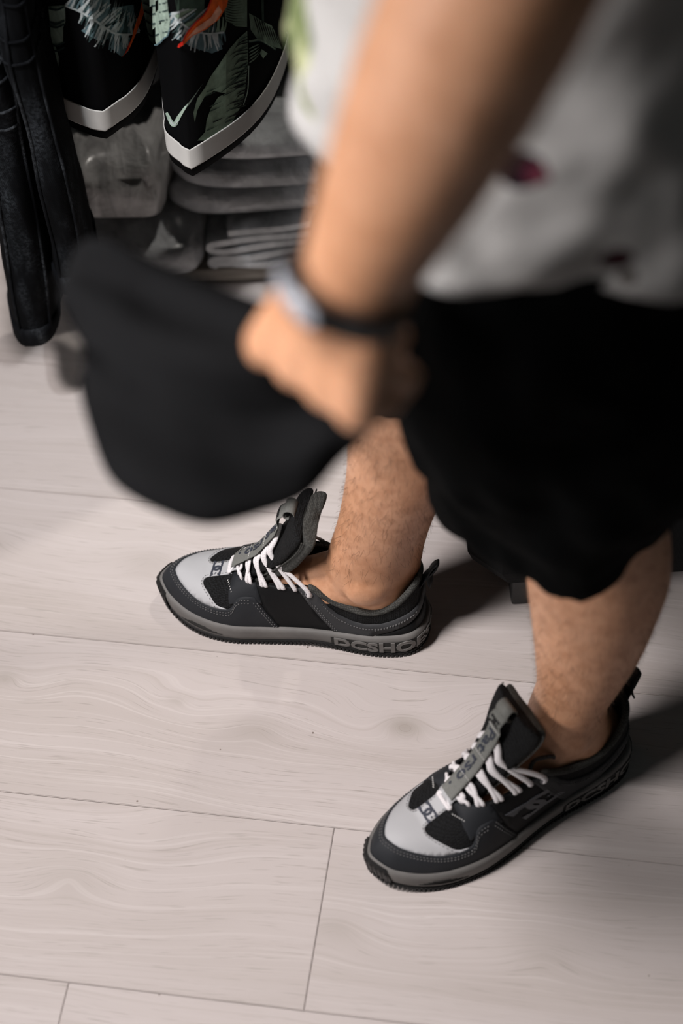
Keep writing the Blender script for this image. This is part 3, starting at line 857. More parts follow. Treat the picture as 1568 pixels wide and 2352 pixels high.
chain([(-.012, 1.0, 1.685), (-.030, 1.0, 1.655), (-.036, 1.0, 1.638)], [.010, .013, .015]); ball((-.010, 1.0, 1.603), .019, (.7, 1.3, .6))
for s in (-1, 1): ball((.095, 1.0+s*.074, 1.66), .026, (.7, .35, 1.2)); ball((-.012, 1.0+s*.030, 1.682), .015, (.6, 1.2, .7))
# near arm: elbow close to the lens, forearm going down and away to the fist
W0 = at(800, 672, 1.000); P0 = at(1120, 0, .855)
fd = (P0-W0).normalized(); ELB = W0+fd*.265
SHL = Vector((.15, .80, 1.385))
chain([W0-fd*.012, W0+fd*.012, W0+fd*.045, W0+fd*.09, W0+fd*.14, W0+fd*.19, W0+fd*.235, ELB], [.0270, .0290, .0345, .0410, .0460, .0480, .0470, .0430], 20)
chain([ELB, ELB.lerp(SHL, .35)+Vector((0, 0, 0)), ELB.lerp(SHL, .7), SHL, Vector((.145, .88, 1.37))], [.042, .046, .050, .056, .06], 18)
IDX, PKY = at(592, 800, 1.072), at(800, 945, 1.035)
MCPS = [IDX, IDX.lerp(PKY, .34)+(FW*-.004), IDX.lerp(PKY, .68)+FW*-.002, PKY]
hd = (IDX.lerp(PKY, .5)-W0).normalized(); hk = (PKY-IDX).normalized(); hn_ = hd.cross(hk).normalized()
if hn_.dot(FW) > 0: hn_ = -hn_
for i, mc in enumerate(MCPS):
    w0 = W0+hk*(-.016+.0105*i)-hn_*.002
    chain([w0, w0.lerp(mc, .5)+hn_*.002-hn_*.006, mc-hn_*.008], [.0205, .0185, .0150])
    ln = (.043, .047, .044, .036)[i]; r = (.0112, .0115, .0108, .0098)[i]
    pip = mc+(-hn_*.88+hd*.30).normalized()*ln
    dip = pip+(-hd*.88-hn_*.30).normalized()*ln*.62
    tip = dip+(hn_*.72-hd*.55).normalized()*ln*.50
    chain([mc-hn_*.006, mc.lerp(pip, .5), pip, pip.lerp(dip, .5), dip, tip], [r*1.18, r*1.02, r, r*.92, r*.9, r*.8])
# thumb folds across the gripping fingers on the far side
tb = W0+hd*.022-hk*.020-hn_*.008; tj = tb+hd*.036-hk*.012-hn_*.026; tm_ = tj-hn_*.024+hk*.012+hd*.006; tt = tm_-hn_*.010+hk*.024
chain([W0+hd*.008-hk*.010, tb, tj, tm_, tt], [.021, .0185, .0130, .0115, .0090])
GRIP = W0+hd*.062-hn_*.034+hk*.012
# far arm hangs at the other side of the body
SHR = Vector((.15, 1.20, 1.385)); EL2 = Vector((.19, 1.275, 1.11)); WR2 = Vector((.115, 1.29, .875))
chain([Vector((.145, 1.12, 1.37)), SHR, SHR.lerp(EL2, .5), EL2], [.06, .056, .048, .043], 18)
chain([EL2, EL2.lerp(WR2, .35), EL2.lerp(WR2, .7), WR2], [.042, .045, .034, .028], 18)
hd2 = Vector((-.16, .0, -.98)).normalized(); hk2 = Vector((.97, .0, -.16)); hn2 = Vector((0, 1, 0))
for i in range(4):
    mc = WR2+hd2*(.086-.004*abs(i-1))+hk2*(-.030+.020*i)
    chain([WR2+hk2*(-.014+.009*i), mc], [.019, .0135])
    ln = (.040, .044, .041, .033)[i]
    p1 = mc+(hd2-hn2*.25).normalized()*ln; p2 = p1+(hd2-hn2*.7).normalized()*ln*.62; p3 = p2+(hd2*.7-hn2).normalized()*ln*.5
    chain([mc, p1, p2, p3], [.0108, .0098, .0092, .008])
b2 = WR2+hd2*.02-hk2*.022; chain([WR2, b2, b2+hd2*.035-hk2*.018-hn2*.01, b2+hd2*.062-hk2*.018-hn2*.018], [.02, .017, .0125, .0095])

def remeshed(mb, name, voxel, smooth_it=6, sf=0.5):
    me = bpy.data.meshes.new(name+'_src'); me.from_pydata(mb.v, [], mb.f); me.update()
    bm = bmesh.new(); bm.from_mesh(me); bmesh.ops.recalc_face_normals(bm, faces=bm.faces); bm.to_mesh(me); bm.free()
    o = bpy.data.objects.new(name+'_src', me); COL.objects.link(o)
    r = o.modifiers.new('r', 'REMESH'); r.mode = 'VOXEL'; r.voxel_size = voxel; r.use_smooth_shade = True
    s = o.modifiers.new('s', 'SMOOTH'); s.iterations = smooth_it; s.factor = sf
    dg = bpy.context.evaluated_depsgraph_get(); dg.update()
    out = bpy.data.meshes.new_from_object(o.evaluated_get(dg)); out.name = name
    bpy.data.objects.remove(o); bpy.data.meshes.remove(me)
    return out
body_me = remeshed(body, 'body', .0038, 7)
body_o = link('body', body_me, M['skin'], person); body_o.location = -PO
# leg hair
hb = MB(); nv_ = len(body_me.vertices)
co = np.empty(nv_*3); body_me.vertices.foreach_get('co', co); co = co.reshape(-1, 3)
no = np.empty(nv_*3); body_me.vertices.foreach_get('normal', no); no = no.reshape(-1, 3)
idx = np.where((co[:, 2] > .125) & (co[:, 2] < .44))[0]
for i in rng.choice(idx, 4200):
    z = co[i, 2]
    if rng.random() > (.25+.75*min(1, (z-.10)/.10)): continue
    n = no[i]; down = np.array([rng.normal(0, .45), rng.normal(0, .45), -1.0]); down -= n*(down @ n); down /= np.linalg.norm(down)+1e-9
    L_ = rng.uniform(.006, .014); p = co[i]+rng.normal(0, .0012, 3)*(1-abs(n)); sd = np.cross(n, down)*.00011
    q1 = p+n*L_*.30+down*L_*.40; q2 = p+n*L_*.38+down*L_*1.0+np.cross(n, down)*rng.normal(0, .002)
    b = len(hb.v); hb.v += [tuple(p-sd), tuple(p+sd), tuple(q1+sd), tuple(q1-sd), tuple(q2)]; hb.f += [(b, b+1, b+2, b+3), (b+3, b+2, b+4)]
me = bpy.data.meshes.new('leg_hair'); me.from_pydata(hb.v, [], hb.f); me.update()
M['leg_hair'] = simple('leg_hair_fibre', (0.10, 0.045, 0.020), 0.5, 0.3, bump=0)
lh = link('leg_hair', me, M['leg_hair'], body_o); lh['kind'] = 'stuff'
rg = []
for z, cx, a, b in ((1.64, .135, .062, .070), (1.70, .105, .092, .080), (1.75, .100, .094, .078), (1.79, .095, .078, .062), (1.808, .093, .035, .03)): rg.append([(x-PO.x, y-PO.y, zz) for x, y, zz in ring(cx, 1.0, z, a, b)])
mesh_obj('hair', *loft(rg), M['hair'], person)

# shorts
sb = MB()
def tube_rows(mb, rows, n=36, wav=0.0, ph=0.0, ehem=.88):
    zs = [r[0] for r in rows]; rg = []
    for z in np.linspace(zs[0], zs[-1], 30):
        cx, cy, a, b = (sm_interp(z, zs, [r[k] for r in rows]) for k in (1, 2, 3, 4))
        w_ = wav*max(0, 1-(z-zs[0])/(zs[-1]-zs[0])); ee = .88+(ehem-.88)*max(0, 1-(z-zs[0])/.16)
        rg.append([(cx+a*(1+w_*math.sin(5*t+ph)+.5*w_*math.sin(9*t+2*ph))*math.copysign(abs(math.cos(t))**ee, math.cos(t)), cy+b*(1+w_*math.sin(5*t+ph)+.5*w_*math.sin(9*t+2*ph))*math.copysign(abs(math.sin(t))**ee, math.sin(t)), z) for t in np.linspace(0, 2*PI, n+1)[:-1]])
    mb.add(*loft(rg))
tube_rows(sb, [(.440, .182, .985, .112, .108), (.50, .182, .980, .118, .109), (.57, .182, .968, .126, .112), (.65, .177, .955, .128, .116), (.75, .167, .940, .124, .114), (.88, .160, .925, .115, .102)], wav=.02, ph=.6, ehem=1.9)
tube_rows(sb, [(.455, .070, 1.175, .112, .100), (.55, .090, 1.16, .115, .105), (.65, .110, 1.13, .120, .110), (.75, .135, 1.10, .124, .112), (.88, .155, 1.075, .115, .102)], wav=.04, ph=2.1)
tube_rows(sb, [(.72, .155, 1.0, .120, .17), (.80, .155, 1.0, .132, .182), (.92, .15, 1.0, .128, .172), (1.0, .148, 1.0, .124, .165)])
def cloth_finish(me, name, mat, parent, hem_z, amp, folds, solid=.003):
    bm = bmesh.new(); bm.from_mesh(me)
    if hem_z < .5:
        for v in bm.verts:
            if v.co.y < 1.075 and v.co.z < .56:
                k = max(0, 1-(v.co.z-.44)/.12)
                v.co.z += k*(.046*min(1, max(0, (.185-v.co.x)/.10))+.012*min(1, max(0, (v.co.x-.23)/.05)))
    dl = [f for f in bm.faces if f.normal.z < -.55 and f.calc_center_median().z < hem_z]
    bmesh.ops.delete(bm, geom=dl, context='FACES')
    bm.normal_update()
    for v in bm.verts:
        v.co += v.normal*amp*folds(v.co)
    bm.to_mesh(me); bm.free()
    o = link(name, me, mat, parent); s = o.modifiers.new('thick', 'SOLIDIFY'); s.thickness = solid; s.offset = -1
    return o
sme = remeshed(sb, 'shorts', .007, 6)
shorts = cloth_finish(sme, 'shorts', M['shorts'], person, .515, .010, lambda p: fbm((p.x*1.3, p.y*1.3, p.z*.55), 9, 3)+.5*fbm((p.x+p.z*.4, p.y, p.z*.5), 22, 2))
shorts.location = -PO
# T-shirt
def shirt_mat():
    t = NT('grey_tshirt_jersey'); v = t.coord(); geo = v
    c = t.ramp(t.noise(v, 700, 2), [(0.3, (0.37, 0.37, 0.362)), (0.7, (0.43, 0.428, 0.418))])
    # printed leaves on the chest and a few dark printed flowers
    sx = t.n('ShaderNodeSeparateXYZ'); t.l(v, sx.inputs[0])
    lf = t.noise(t.mapping(v, (1.0, 1.6, 0.8)), 26, 2, 0.5, 1.0)
    m1 = t.math('MULTIPLY', t.math('LESS_THAN', sx.outputs[0], -0.118), t.math('GREATER_THAN', sx.outputs[2], 0.915))
    m2 = t.math('MULTIPLY', m1, t.math('GREATER_THAN', t.math('ADD', sx.outputs[1], t.math('MULTIPLY', lf, .02)), -0.133))
    lcol = t.ramp(lf, [(0.40, (0.025, 0.05, 0.015)), (0.50, (0.14, 0.18, 0.07)), (0.62, (0.38, 0.40, 0.24))])
    c = t.mix(m2, c, lcol)
    for p, r, cc in ((atY(1196, 392, .812), .0085, (0.012, 0.004, 0.008)), (atY(1232, 396, .812), .0045, (0.10, 0.02, 0.035)), (atY(1418, 600, .815), .0065, (0.03, 0.008, 0.012)), (atY(1440, 640, .815), .004, (0.10, 0.09, 0.08))):
        d = t.n('ShaderNodeVectorMath', operation='DISTANCE'); t.l(v, d.inputs[0]); d.inputs[1].default_value = p-PO
        dd = t.math('ADD', d.outputs['Value'], t.math('MULTIPLY', t.math('SUBTRACT', t.noise(v, 120, 2), .5), .006))
        c = t.mix(t.math('LESS_THAN', dd, r*1.6), c, cc)
    t.col(c); t.bump(t.noise(v, 1200, 2), 0.2, 0.0004); t.set(rough=0.9, spec=0.1); return t.m
M['shirt'] = shirt_mat()
rg = []
rows = [(.870, .148, 1.0, .156, .188), (.92, .146, 1.0, .154, .190), (1.0, .144, 1.0, .150, .188), (1.1, .138, 1.0, .152, .186), (1.22, .140, 1.0, .152, .196), (1.33, .142, 1.0, .146, .215), (1.40, .145, 1.0, .120, .200), (1.44, .145, 1.0, .088, .115), (1.465, .140, 1.0, .074, .078)]
zs = [r[0] for r in rows]
for z in np.linspace(.870, 1.465, 64):
    cx, cy, a, b = (sm_interp(z, zs, [r[k] for r in rows]) for k in (1, 2, 3, 4)); ringp = []
    for t in np.linspace(0, 2*PI, 121)[:-1]:
        c, s = math.cos(t), math.sin(t)
        x = cx+a*math.copysign(abs(c)**.86, c); y = cy+b*math.copysign(abs(s)**.86, s); zz = z
        if z < .93: zz += max(0, -c)**1.5*.030*(.93-z)/.06
        if z < .93: zz += (.93-z)/.06*(.006*math.sin(3*t+.6)+.004*math.sin(7*t))-.010*max(0, -s)*(.93-z)/.06
        lo = max(0, min(1, (1.25-z)/.3)); hem = max(0, min(1, (.98-z)/.11))
        d = .010*lo*fbm((x+.5*z, y, z*.8), 11, 2)+.006*lo*fbm((x-.6*z, y, z), 24, 2)+.008*hem*math.sin(6*t+1.2)
        ringp.append((x+c*d-PO.x, y+s*d-PO.y, zz))
    rg.append(ringp)
v_, f_ = loft(rg, cap=False); sh = mesh_obj('t_shirt', v_, f_, M['shirt'], person)
so = sh.modifiers.new('thick', 'SOLIDIFY'); so.thickness = .002; so.offset = -1
for S0, E0 in ((SHL, ELB), (SHR, EL2)):
    P = [S0+Vector((0, .05 if S0 is SHL else -.05, .012)), S0, S0.lerp(E0, .25), S0.lerp(E0, .42), S0.lerp(E0, .55)]
    P = [Vector(p)-PO for p in crom(P, 14)]
    v_, f_ = tube(P, list(np.linspace(.085, .082, 14)), 22, cap=False); s = mesh_obj('sleeve', v_, f_, M['shirt'], sh)
    s.modifiers.new('thick', 'SOLIDIFY').thickness = .002

# ------------------------------------------------------------------ fitness band on the wrist
fb = empty('fitness_band', W0+fd*.008); tag(fb, 'slim dark fitness band on the wrist, its screen coloured pale as a reflection', 'fitness band')
M['band'] = simple('charcoal_silicone', (0.022, 0.023, 0.024), 0.55, 0.35)
M['band_case'] = simple('black_band_case', (0.010, 0.010, 0.011), 0.3, 0.5)
t = NT('band_glass_glare'); t.col(t.ramp(t.noise(t.coord(), 40), [(0.3, (0.34, 0.36, 0.40)), (0.7, (0.40, 0.42, 0.46))])); t.set(rough=0.16, spec=0.7, coat=1.0, coat_r=0.12); M['band_glass_glare'] = t.m  # pale grey base colour stands in for the reflection on the dark screen
BC = W0+fd*.008
sd = (at(702, 696, .985)-BC); sd -= fd*sd.dot(fd); sd.normalize(); sk = fd.cross(sd).normalized()
def bpt(a, r, h): return sd*math.cos(a)*r*1.0+sk*math.sin(a)*r+fd*h
rg = []
for a in np.linspace(0, 2*PI, 65)[:-1]:
    rg.append([bpt(a, .0335+o, h) for o, h in ((0, -.0085), (.0022, -.0080), (.0026, 0), (.0022, .0080), (0, .0085), (-.0006, 0))])
rg.append(rg[0])
v_, f_ = loft(rg, cap=False); strap = mesh_obj('strap', v_, f_, M['band'], fb)
hol = MB()
for a in np.linspace(2.2, 3.4, 6): 
    p = bpt(a, .0357, 0); hol.add(*tube([p, p*1.012], .0017, 8))
tag(hol.build('strap_hole', M['band_case'], strap), None, kind='stuff')
def capsule(nm, half, wid, r0, th, mat, parent):
    V = []; F = []; nA, nB = 25, 9
    for layer, (ro, shr) in enumerate(((-.001, 0), (th*.6, 0), (th, .0013))):
        for i in range(nA):
            for j in range(nB):
                s_ = -1+2*i/(nA-1); q = -1+2*j/(nB-1)
                hw_ = (wid-shr)*math.sqrt(max(0.0, 1-max(0, (abs(s_)*(half-shr)-(half-wid))/wid)**2))
                a = s_*(half-shr)/r0
                V.append(bpt(a, r0+ro, q*hw_))
    N = nA*nB
    for i in range(nA-1):
        for j in range(nB-1):
            a = i*nB+j; F.append((2*N+a, 2*N+a+1, 2*N+a+nB+1, 2*N+a+nB))
    bd = [(i, 0) for i in range(nA)]+[(nA-1, j) for j in range(1, nB)]+[(i, nB-1) for i in range(nA-2, -1, -1)]+[(0, j) for j in range(nB-2, 0, -1)]
    for L in (0, 1):
        for k in range(len(bd)):
            a = bd[k][0]*nB+bd[k][1]; b = bd[(k+1) % len(bd)]; b = b[0]*nB+b[1]
            F.append((L*N+a, L*N+b, (L+1)*N+b, (L+1)*N+a))
    return mesh_obj(nm, V, F, mat, parent)
case = capsule('case', .0235, .0086, .0345, .0065, M['band_case'], fb)
capsule('screen', .0200, .0058, .0405, .0012, M['band_glass_glare'], case)

# ------------------------------------------------------------------ cloth gripped in the fist
hold = [((838, 858, 1.085), (862, 965, 1.075), .012), ((760, 770, 1.11), (835, 1012, 1.10), .026), ((660, 712, 1.14), (783, 1058, 1.13), .038), ((560, 672, 1.16), (705, 1140, 1.15), .046),
        ((450, 630, 1.18), (600, 1180, 1.17), .050), ((345, 592, 1.20), (470, 1206, 1.18), .050), ((262, 560, 1.21), (345, 1165, 1.19), .046), ((205, 566, 1.22), (262, 1110, 1.20), .040), ((168, 600, 1.225), (222, 1040, 1.205), .034), ((148, 655, 1.23), (203, 960, 1.21), .024), ((150, 700, 1.23), (206, 915, 1.215), .010)]
SEC = 48; rg = []
Tt = crom([at(*h[0]) for h in hold], 46); Bb = crom([at(*h[1]) for h in hold], 46); Th = np.interp(np.linspace(0, 1, 46), np.linspace(0, 1, len(hold)), [h[2] for h in hold])
for i in range(46):
    T, B = Vector(Tt[i]), Vector(Bb[i]); cc = (T+B)/2; ax = (T-B)/2; ln = ax.length; axn = ax.normalized()
    dp = FW-axn*FW.dot(axn); dp.normalize(); r = []
    s = i/45
    for k in range(SEC):
        th = 2*PI*k/SEC; y = math.cos(th); z = math.sin(th)
        yy = math.copysign(abs(y)**.8, y); fold = (.0170*math.sin(4.2*yy+7.5*s+.6)+.0090*math.sin(9*yy-8*s+.4)+.0080*math.sin(13*s+3*yy))*min(1, s*3)*(1-.3*abs(yy))
        # long soft ridges that fan out from the fist
        p = cc+axn*yy*ln+dp*(z*Th[i]+fold*(1 if z < 0 else .5))
        q = p; e = .006*fbm((q.x, q.y, q.z), 14, 2)*min(1, s*2)
        r.append(p+dp*math.copysign(e, 1)-RT*(.026*math.exp(-((s-1)/.15)**2)*(-1)*math.exp(-((yy+.20)/.36)**2)))
    rg.append([p-GRIP for p in r])
held = mesh_obj('held_garment', *loft(rg), M['held'], loc=GRIP)
tag(held, 'black cloth garment bunched and gripped in the fist beside the shorts', 'garment')

# ------------------------------------------------------------------ hanging jeans
def denim(name, base, worn, amt):
    t = NT(name); v = t.coord()
    tw = t.n('ShaderNodeTexWave', bands_direction='DIAGONAL', i_Scale=330.0, i_Distortion=0.6, i_Detail=1.0); t.l(v, tw.inputs['Vector'])
    f = t.noise(t.mapping(v, (9, 9, 2.2)), 3.0, 4, 0.6); g = t.noise(v, 260, 2, 0.7)
    k = t.ramp(f, [(0.52, (0, 0, 0)), (0.72, (1, 1, 1))])
    k = t.math('MULTIPLY', t.math('MULTIPLY', k, t.ramp(g, [(0.40, (0, 0, 0)), (0.62, (1, 1, 1))])), amt)
    k = t.math('ADD', k, t.math('MULTIPLY', t.math('MULTIPLY', tw.outputs['Fac'], t.ramp(f, [(0.45, (0, 0, 0)), (0.65, (1, 1, 1))])), amt*.35), clamp=True)
    t.col(t.mix(k, base, worn)); t.bump(tw.outputs['Fac'], 0.35, 0.0006); t.set(rough=0.9, spec=0.06); return t.m
M['jeans'] = denim('black_washed_denim', (0.0018, 0.0021, 0.0026), (0.085, 0.10, 0.115), 0.34)
M['jeans_seam'] = denim('faded_denim_edge', (0.003, 0.0035, 0.0045), (0.16, 0.18, 0.20), 0.5)
M['metal'] = simple('brushed_steel', (0.42, 0.42, 0.43), 0.35, 0.5, metal=1.0)
RAILZ = 1.22
def jeans(x, y0, zh, wx, dy, lean, label, seed):
    root = empty('hanging_jeans', (x, y0+dy/2, zh)); tag(root, label, 'jeans', 'black jeans hanging on the rail')
    H = RAILZ-.03-zh; n = 32; nz = 70
    def pt(t, z):
        q = z/H; e = 1+.18*q
        c, s = math.cos(t), math.sin(t)
        a = wx/2*(1+.10*math.sin(z*9+seed))*(1 if q < .75 else 1+.5*(q-.75)); b = dy/2*(1+.25*q)
        xx = a*math.copysign(abs(c)**.7, c); yy = b*math.copysign(abs(s)**.85, s)
        d = .006*fbm((xx*2, yy*2+seed, z), 9, 2)+.004*math.sin(z*26+3*math.sin(t+seed))*math.exp(-((z-.36)/.14)**2)
        return Vector((xx+c*d+lean*z+.008*math.sin(z*5+seed), yy+s*d, z))
    rg = [[pt(2*PI*k/n, H*i/nz) for k in range(n)] for i in range(nz+1)]
    mesh_obj('leg', *loft(rg), M['jeans'], root)
    rg = [[pt(2*PI*k/n, z)+Vector((math.cos(2*PI*k/n), math.sin(2*PI*k/n), 0))*o for k in range(n)] for z, o in ((-.004, -.004), (-.004, .0015), (0, .0025), (.012, .0030), (.021, .0024), (.022, -.002))]
    hm = mesh_obj('hem', *loft(rg), M['jeans_seam'], root)
    for t in (-PI*.62, -PI*.30):
        rod('side_seam', [pt(t, z)+Vector((math.cos(t), math.sin(t), 0))*.0008 for z in np.linspace(.0, H*.9, 60)], .0022, M['jeans_seam'], root, 6)
    for z in (.32, .345, .385, .405):
        rg = [pt(2*PI*k/n, z+.006*math.sin(2*PI*k/n))*1.0+Vector((math.cos(2*PI*k/n), math.sin(2*PI*k/n), 0))*.0008 for k in range(n+1)]
        rod('knee_seam', rg, .0016, M['jeans_seam'], root, 6)
    rod('hanger', [Vector((lean*H, 0, H-.01)), Vector((lean*H, 0, H+.035)), Vector((lean*H+.002, .014, H+.052)), Vector((lean*H+.002, .028, H+.040))], .0022, M['metal'], root, 6)
    return root
jeans(-.340, 1.525, .126, .054, .165, .045, 'black washed jeans hanging lowest, frayed pale hem close to the floor', .4)
jeans(-.284, 1.515, .214, .044, .120, .030, 'black jeans with stitched knee seams hanging next to the leaf-print shorts', 2.2)
jeans(-.418, 1.535, .262, .050, .165, .040, 'black jeans cut off by the left picture edge, hem higher than its neighbour', 4.1)
rail = empty('clothes_rail', (-.12, 1.60, 0)); tag(rail, 'steel clothes rail the garments hang from, above the picture', 'clothes rail')
rod('rail', [(-.9, 0.02, RAILZ+.022), (.75, 0.02, RAILZ+.022)], .012, M['metal'], rail, 16)
for s in (-.88, .73):
    rod('post', [(s, .02, 0.012), (s, .02, RAILZ+.022)], .012, M['metal'], rail, 14)
    rod('foot', [(s, -.2, .014), (s, .24, .014)], .013, M['metal'], rail, 14)

# ------------------------------------------------------------------ leaf-print board shorts on the rail
M['swim'] = weave('black_swim_fabric', (0.0018, 0.0020, 0.0024), 1200, rough=0.8, contrast=0.2, bump=0.2, spec=0.06)
M['band_white'] = simple('white_hem_band', (0.52, 0.52, 0.50), 0.7, 0.2, 30, 0.06, 0.2, 900)
LEAF = {k: simple('print_'+k, c, 0.75, 0.15, 120, 0.22, 0.0) for k, c in dict(sage=(0.33, 0.43, 0.36), sage_dark=(0.03, 0.055, 0.055), green=(0.20, 0.28, 0.205), green_dark=(0.045, 0.075, 0.056), teal=(0.10, 0.165, 0.185), silver=(0.42, 0.47, 0.47), orange=(0.80, 0.13, 0.02), red=(0.55, 0.02, 0.01), peach=(0.72, 0.36, 0.24), black=(0.0018, 0.0020, 0.0024)).items()}
bs = empty('board_shorts', (-.14, 1.64, .34)); BO = Vector((-.14, 1.64, .34))
tag(bs, 'black board shorts with tropical leaf print and white hem bands on the rail', 'shorts')
def leg_section(corner, left, back, right, n=48):
    C_, L_, B_, R_ = (np.array(p, float) for p in (corner, left, back, right))
    def bow(a, b, k):
        d = b-a; nrm = np.array([d[1], -d[0]]); return [a+d*t+nrm*k*4*t*(1-t) for t in np.linspace(0, 1, n//4+1)[:-1]]
    return bow(C_, R_, .10)+bow(R_, B_, .22)+bow(B_, L_, .15)+bow(L_, C_, .14)
legs = [dict(sec=leg_section((-.2175, 1.560), (-.272, 1.615), (-.212, 1.735), (-.165, 1.668)), z0=.388), dict(sec=leg_section((-.1315, 1.538), (-.1565, 1.592), (-.100, 1.745), (-.025, 1.712)), z0=.348)]
trees = []
for L in legs:
    sec = L['sec']; n = len(sec); cx = sum(p[0] for p in sec)/n; cy = sum(p[1] for p in sec)/n
    def row(z, o=0.0):
        q = (z-L['z0'])/.3; r = []
        for k, p in enumerate(sec):
            d = np.array([p[0]-cx, p[1]-cy]); dn = d/np.linalg.norm(d)
            wv = .0035*math.sin(k*.55+z*14)*min(1, max(0, q+.4))*(0 if min(k, n-k) < 3 else 1)
            sc = 1+.06*q
            r.append((cx+d[0]*sc+dn[0]*(o+wv)+.012*q, cy+d[1]*sc+dn[1]*(o+wv), z))
        return r
    zz = list(np.linspace(L['z0'], L['z0']+.30, 34))
    vv, ff = loft([row(z) for z in zz], cap=False)
    o = mesh_obj('leg', [Vector(p)-BO for p in vv], ff, M['swim'], bs); s = o.modifiers.new('thick', 'SOLIDIFY'); s.thickness = .0018; s.offset = -1
    trees.append(BVHTree.FromPolygons([Vector(p) for p in vv], ff))
    vv, ff = loft([row(z, .0030) for z in (L['z0']+.0125, L['z0']+.014, L['z0']+.022, L['z0']+.030, L['z0']+.0375, L['z0']+.039)], cap=False)
    hb_ = mesh_obj('hem_band', [Vector(p)-BO for p in vv], ff, M['band_white'], bs)
    hb_.modifiers.new('thick', 'SOLIDIFY').thickness = .0008
# seat and waist of the shorts
rg = []
for z, a, b in ((.60, .135, .10), (.66, .14, .10), (.76, .125, .095), (.84, .105, .09), (.88, .10, .085)):
    rg.append([Vector((-.128+a*math.cos(t), 1.645+b*math.sin(t), z))-BO for t in np.linspace(0, 2*PI, 41)[:-1]])
mesh_obj('seat', *loft(rg), M['swim'], bs)
for dx in (-.06, .06): rod('hanger_clip', [Vector((-.128+dx, 1.645, .86))-BO, Vector((-.128+dx*.6, 1.63, RAILZ-.06))-BO, Vector((-.128, 1.62, RAILZ-.01))-BO], .0025, M['metal'], bs, 6)
rod('hanger_hook', [Vector((-.128, 1.62, RAILZ-.012))-BO, Vector((-.128, 1.62, RAILZ+.02))-BO, Vector((-.128, 1.634, RAILZ+.037))-BO, Vector((-.128, 1.646, RAILZ+.026))-BO], .0022, M['metal'], bs, 6)
def print_pt(px, py, off):
    x, y = (px-784)/FPX, -(py-1176)/FPX; d = (FW+RT*x+UP*y).normalized(); best = None
    for tr in trees:
        h = tr.ray_cast(CAMP, d)
        if h[0] is not None and (best is None or h[3] < best[2]): best = (h[0], h[1], h[3])
    if best is None: return None
    n = best[1] if best[1].dot(d) < 0 else -best[1]
    return best[0]+n*off-BO
PR = {k: MB() for k in LEAF}
def patch(poly, key, off=.0006, step=5.0):
    vs, fs = cdt_fill(dense(poly, step), 1, 1, step*1.3)
    P = [print_pt(a, b, off) for a, b in vs]
    ok = [f for f in fs if all(P[i] is not None for i in f) and max((P[f[0]]-P[f[1]]).length, (P[f[1]]-P[f[2]]).length) < .02]
    use = sorted({i for f in ok for i in f}); mp = {i: k for k, i in enumerate(use)}
    PR[key].add([P[i] for i in use], [tuple(mp[i] for i in f) for f in ok])
def stroke_px(pts, w0, w1, key, off, n=14):
    P = crom(pts, n) if len(pts) > 2 else np.array([np.array(pts[0])*(1-t)+np.array(pts[1])*t for t in np.linspace(0, 1, n)])
    Lf = []; Rt = []
    for i, p in enumerate(P):
        t = P[min(i+1, n-1)]-P[max(i-1, 0)]; t = t/(np.linalg.norm(t)+1e-9); nn = np.array([-t[1], t[0]]); q = i/(n-1)
        w = (w0+(w1-w0)*q)*math.sin(PI*min(1, .12+.88*q)) if w1 == 0 else w0+(w1-w0)*q
        Lf.append(p+nn*w/2); Rt.append(p-nn*w/2)
    V = []; F = []
    for a, b in zip(Lf, Rt): V += [print_pt(*a, off), print_pt(*b, off)]
    for i in range(n-1):
        f = (2*i, 2*i+1, 2*i+3, 2*i+2)
        if all(V[j] is not None for j in f) and max((V[f[0]]-V[f[2]]).length, (V[f[0]]-V[f[3]]).length) < .02: F.append(f)
    use = sorted({i for f in F for i in f}); mp = {i: k for k, i in enumerate(use)}
    PR[key].add([V[i] for i in use], [tuple(mp[i] for i in f) for f in F])
RR = random.Random(11)
def blades(rib, length, ang, keys, n, side, wd=5, o=.0007):
    P = crom(rib, n)
    for i in range(n):
        t = P[min(i+1, n-1)]-P[max(i-1, 0)]; a = math.atan2(t[1], t[0])+side*math.radians(ang+RR.uniform(-8, 8))
        ll = length*(.55+.45*math.sin(PI*(i+1)/(n+1)))*RR.uniform(.75, 1.1); e = P[i]+np.array([math.cos(a), math.sin(a)])*ll
        mdl = (P[i]+e)/2+np.array([RR.uniform(-3, 3), RR.uniform(-3, 3)])
        stroke_px([P[i], mdl, e], wd*RR.uniform(.8, 1.3), wd*.35, RR.choice(keys), o+RR.uniform(0, .0002), 8)
# first leg: banana leaf, flower tip, pale stems
patch([(182, -20), (250, -20), (252, 30), (260, 68), (238, 52), (212, 32), (186, 16)], 'teal', .0005)
patch([(258, 18), (306, 10), (308, 70), (284, 74), (268, 66)], 'teal', .0005)
patch([(187, 70), (206, 54), (228, 56), (256, 80), (236, 98), (212, 86)], 'teal', .0005)
patch([(252, 108), (262, 86), (298, 86), (294, 118), (278, 130)], 'teal', .0005)
rib = [(152, 12), (190, 28), (225, 52), (258, 74), (290, 79), (318, 72)]
blades(rib, 62, 80, ['teal', 'silver', 'silver', 'sage_dark'], 34, -1, 6); blades(rib[1:5], 46, 78, ['teal', 'silver', 'sage_dark', 'silver'], 26, 1, 6)
stroke_px(rib, 4, 5, 'silver', .0012, 20)
stroke_px([(330, -25), (323, 25), (311, 60), (303, 85), (292, 112), (277, 132)], 15, 0, 'orange', .0014, 20); stroke_px([(300, 92), (290, 114), (278, 131)], 9, 0, 'red', .0013)
patch([(318, -20), (384, -20), (388, 20), (393, 48), (386, 78), (372, 98), (352, 103), (340, 92), (333, 60), (326, 25)], 'sage', .0016)
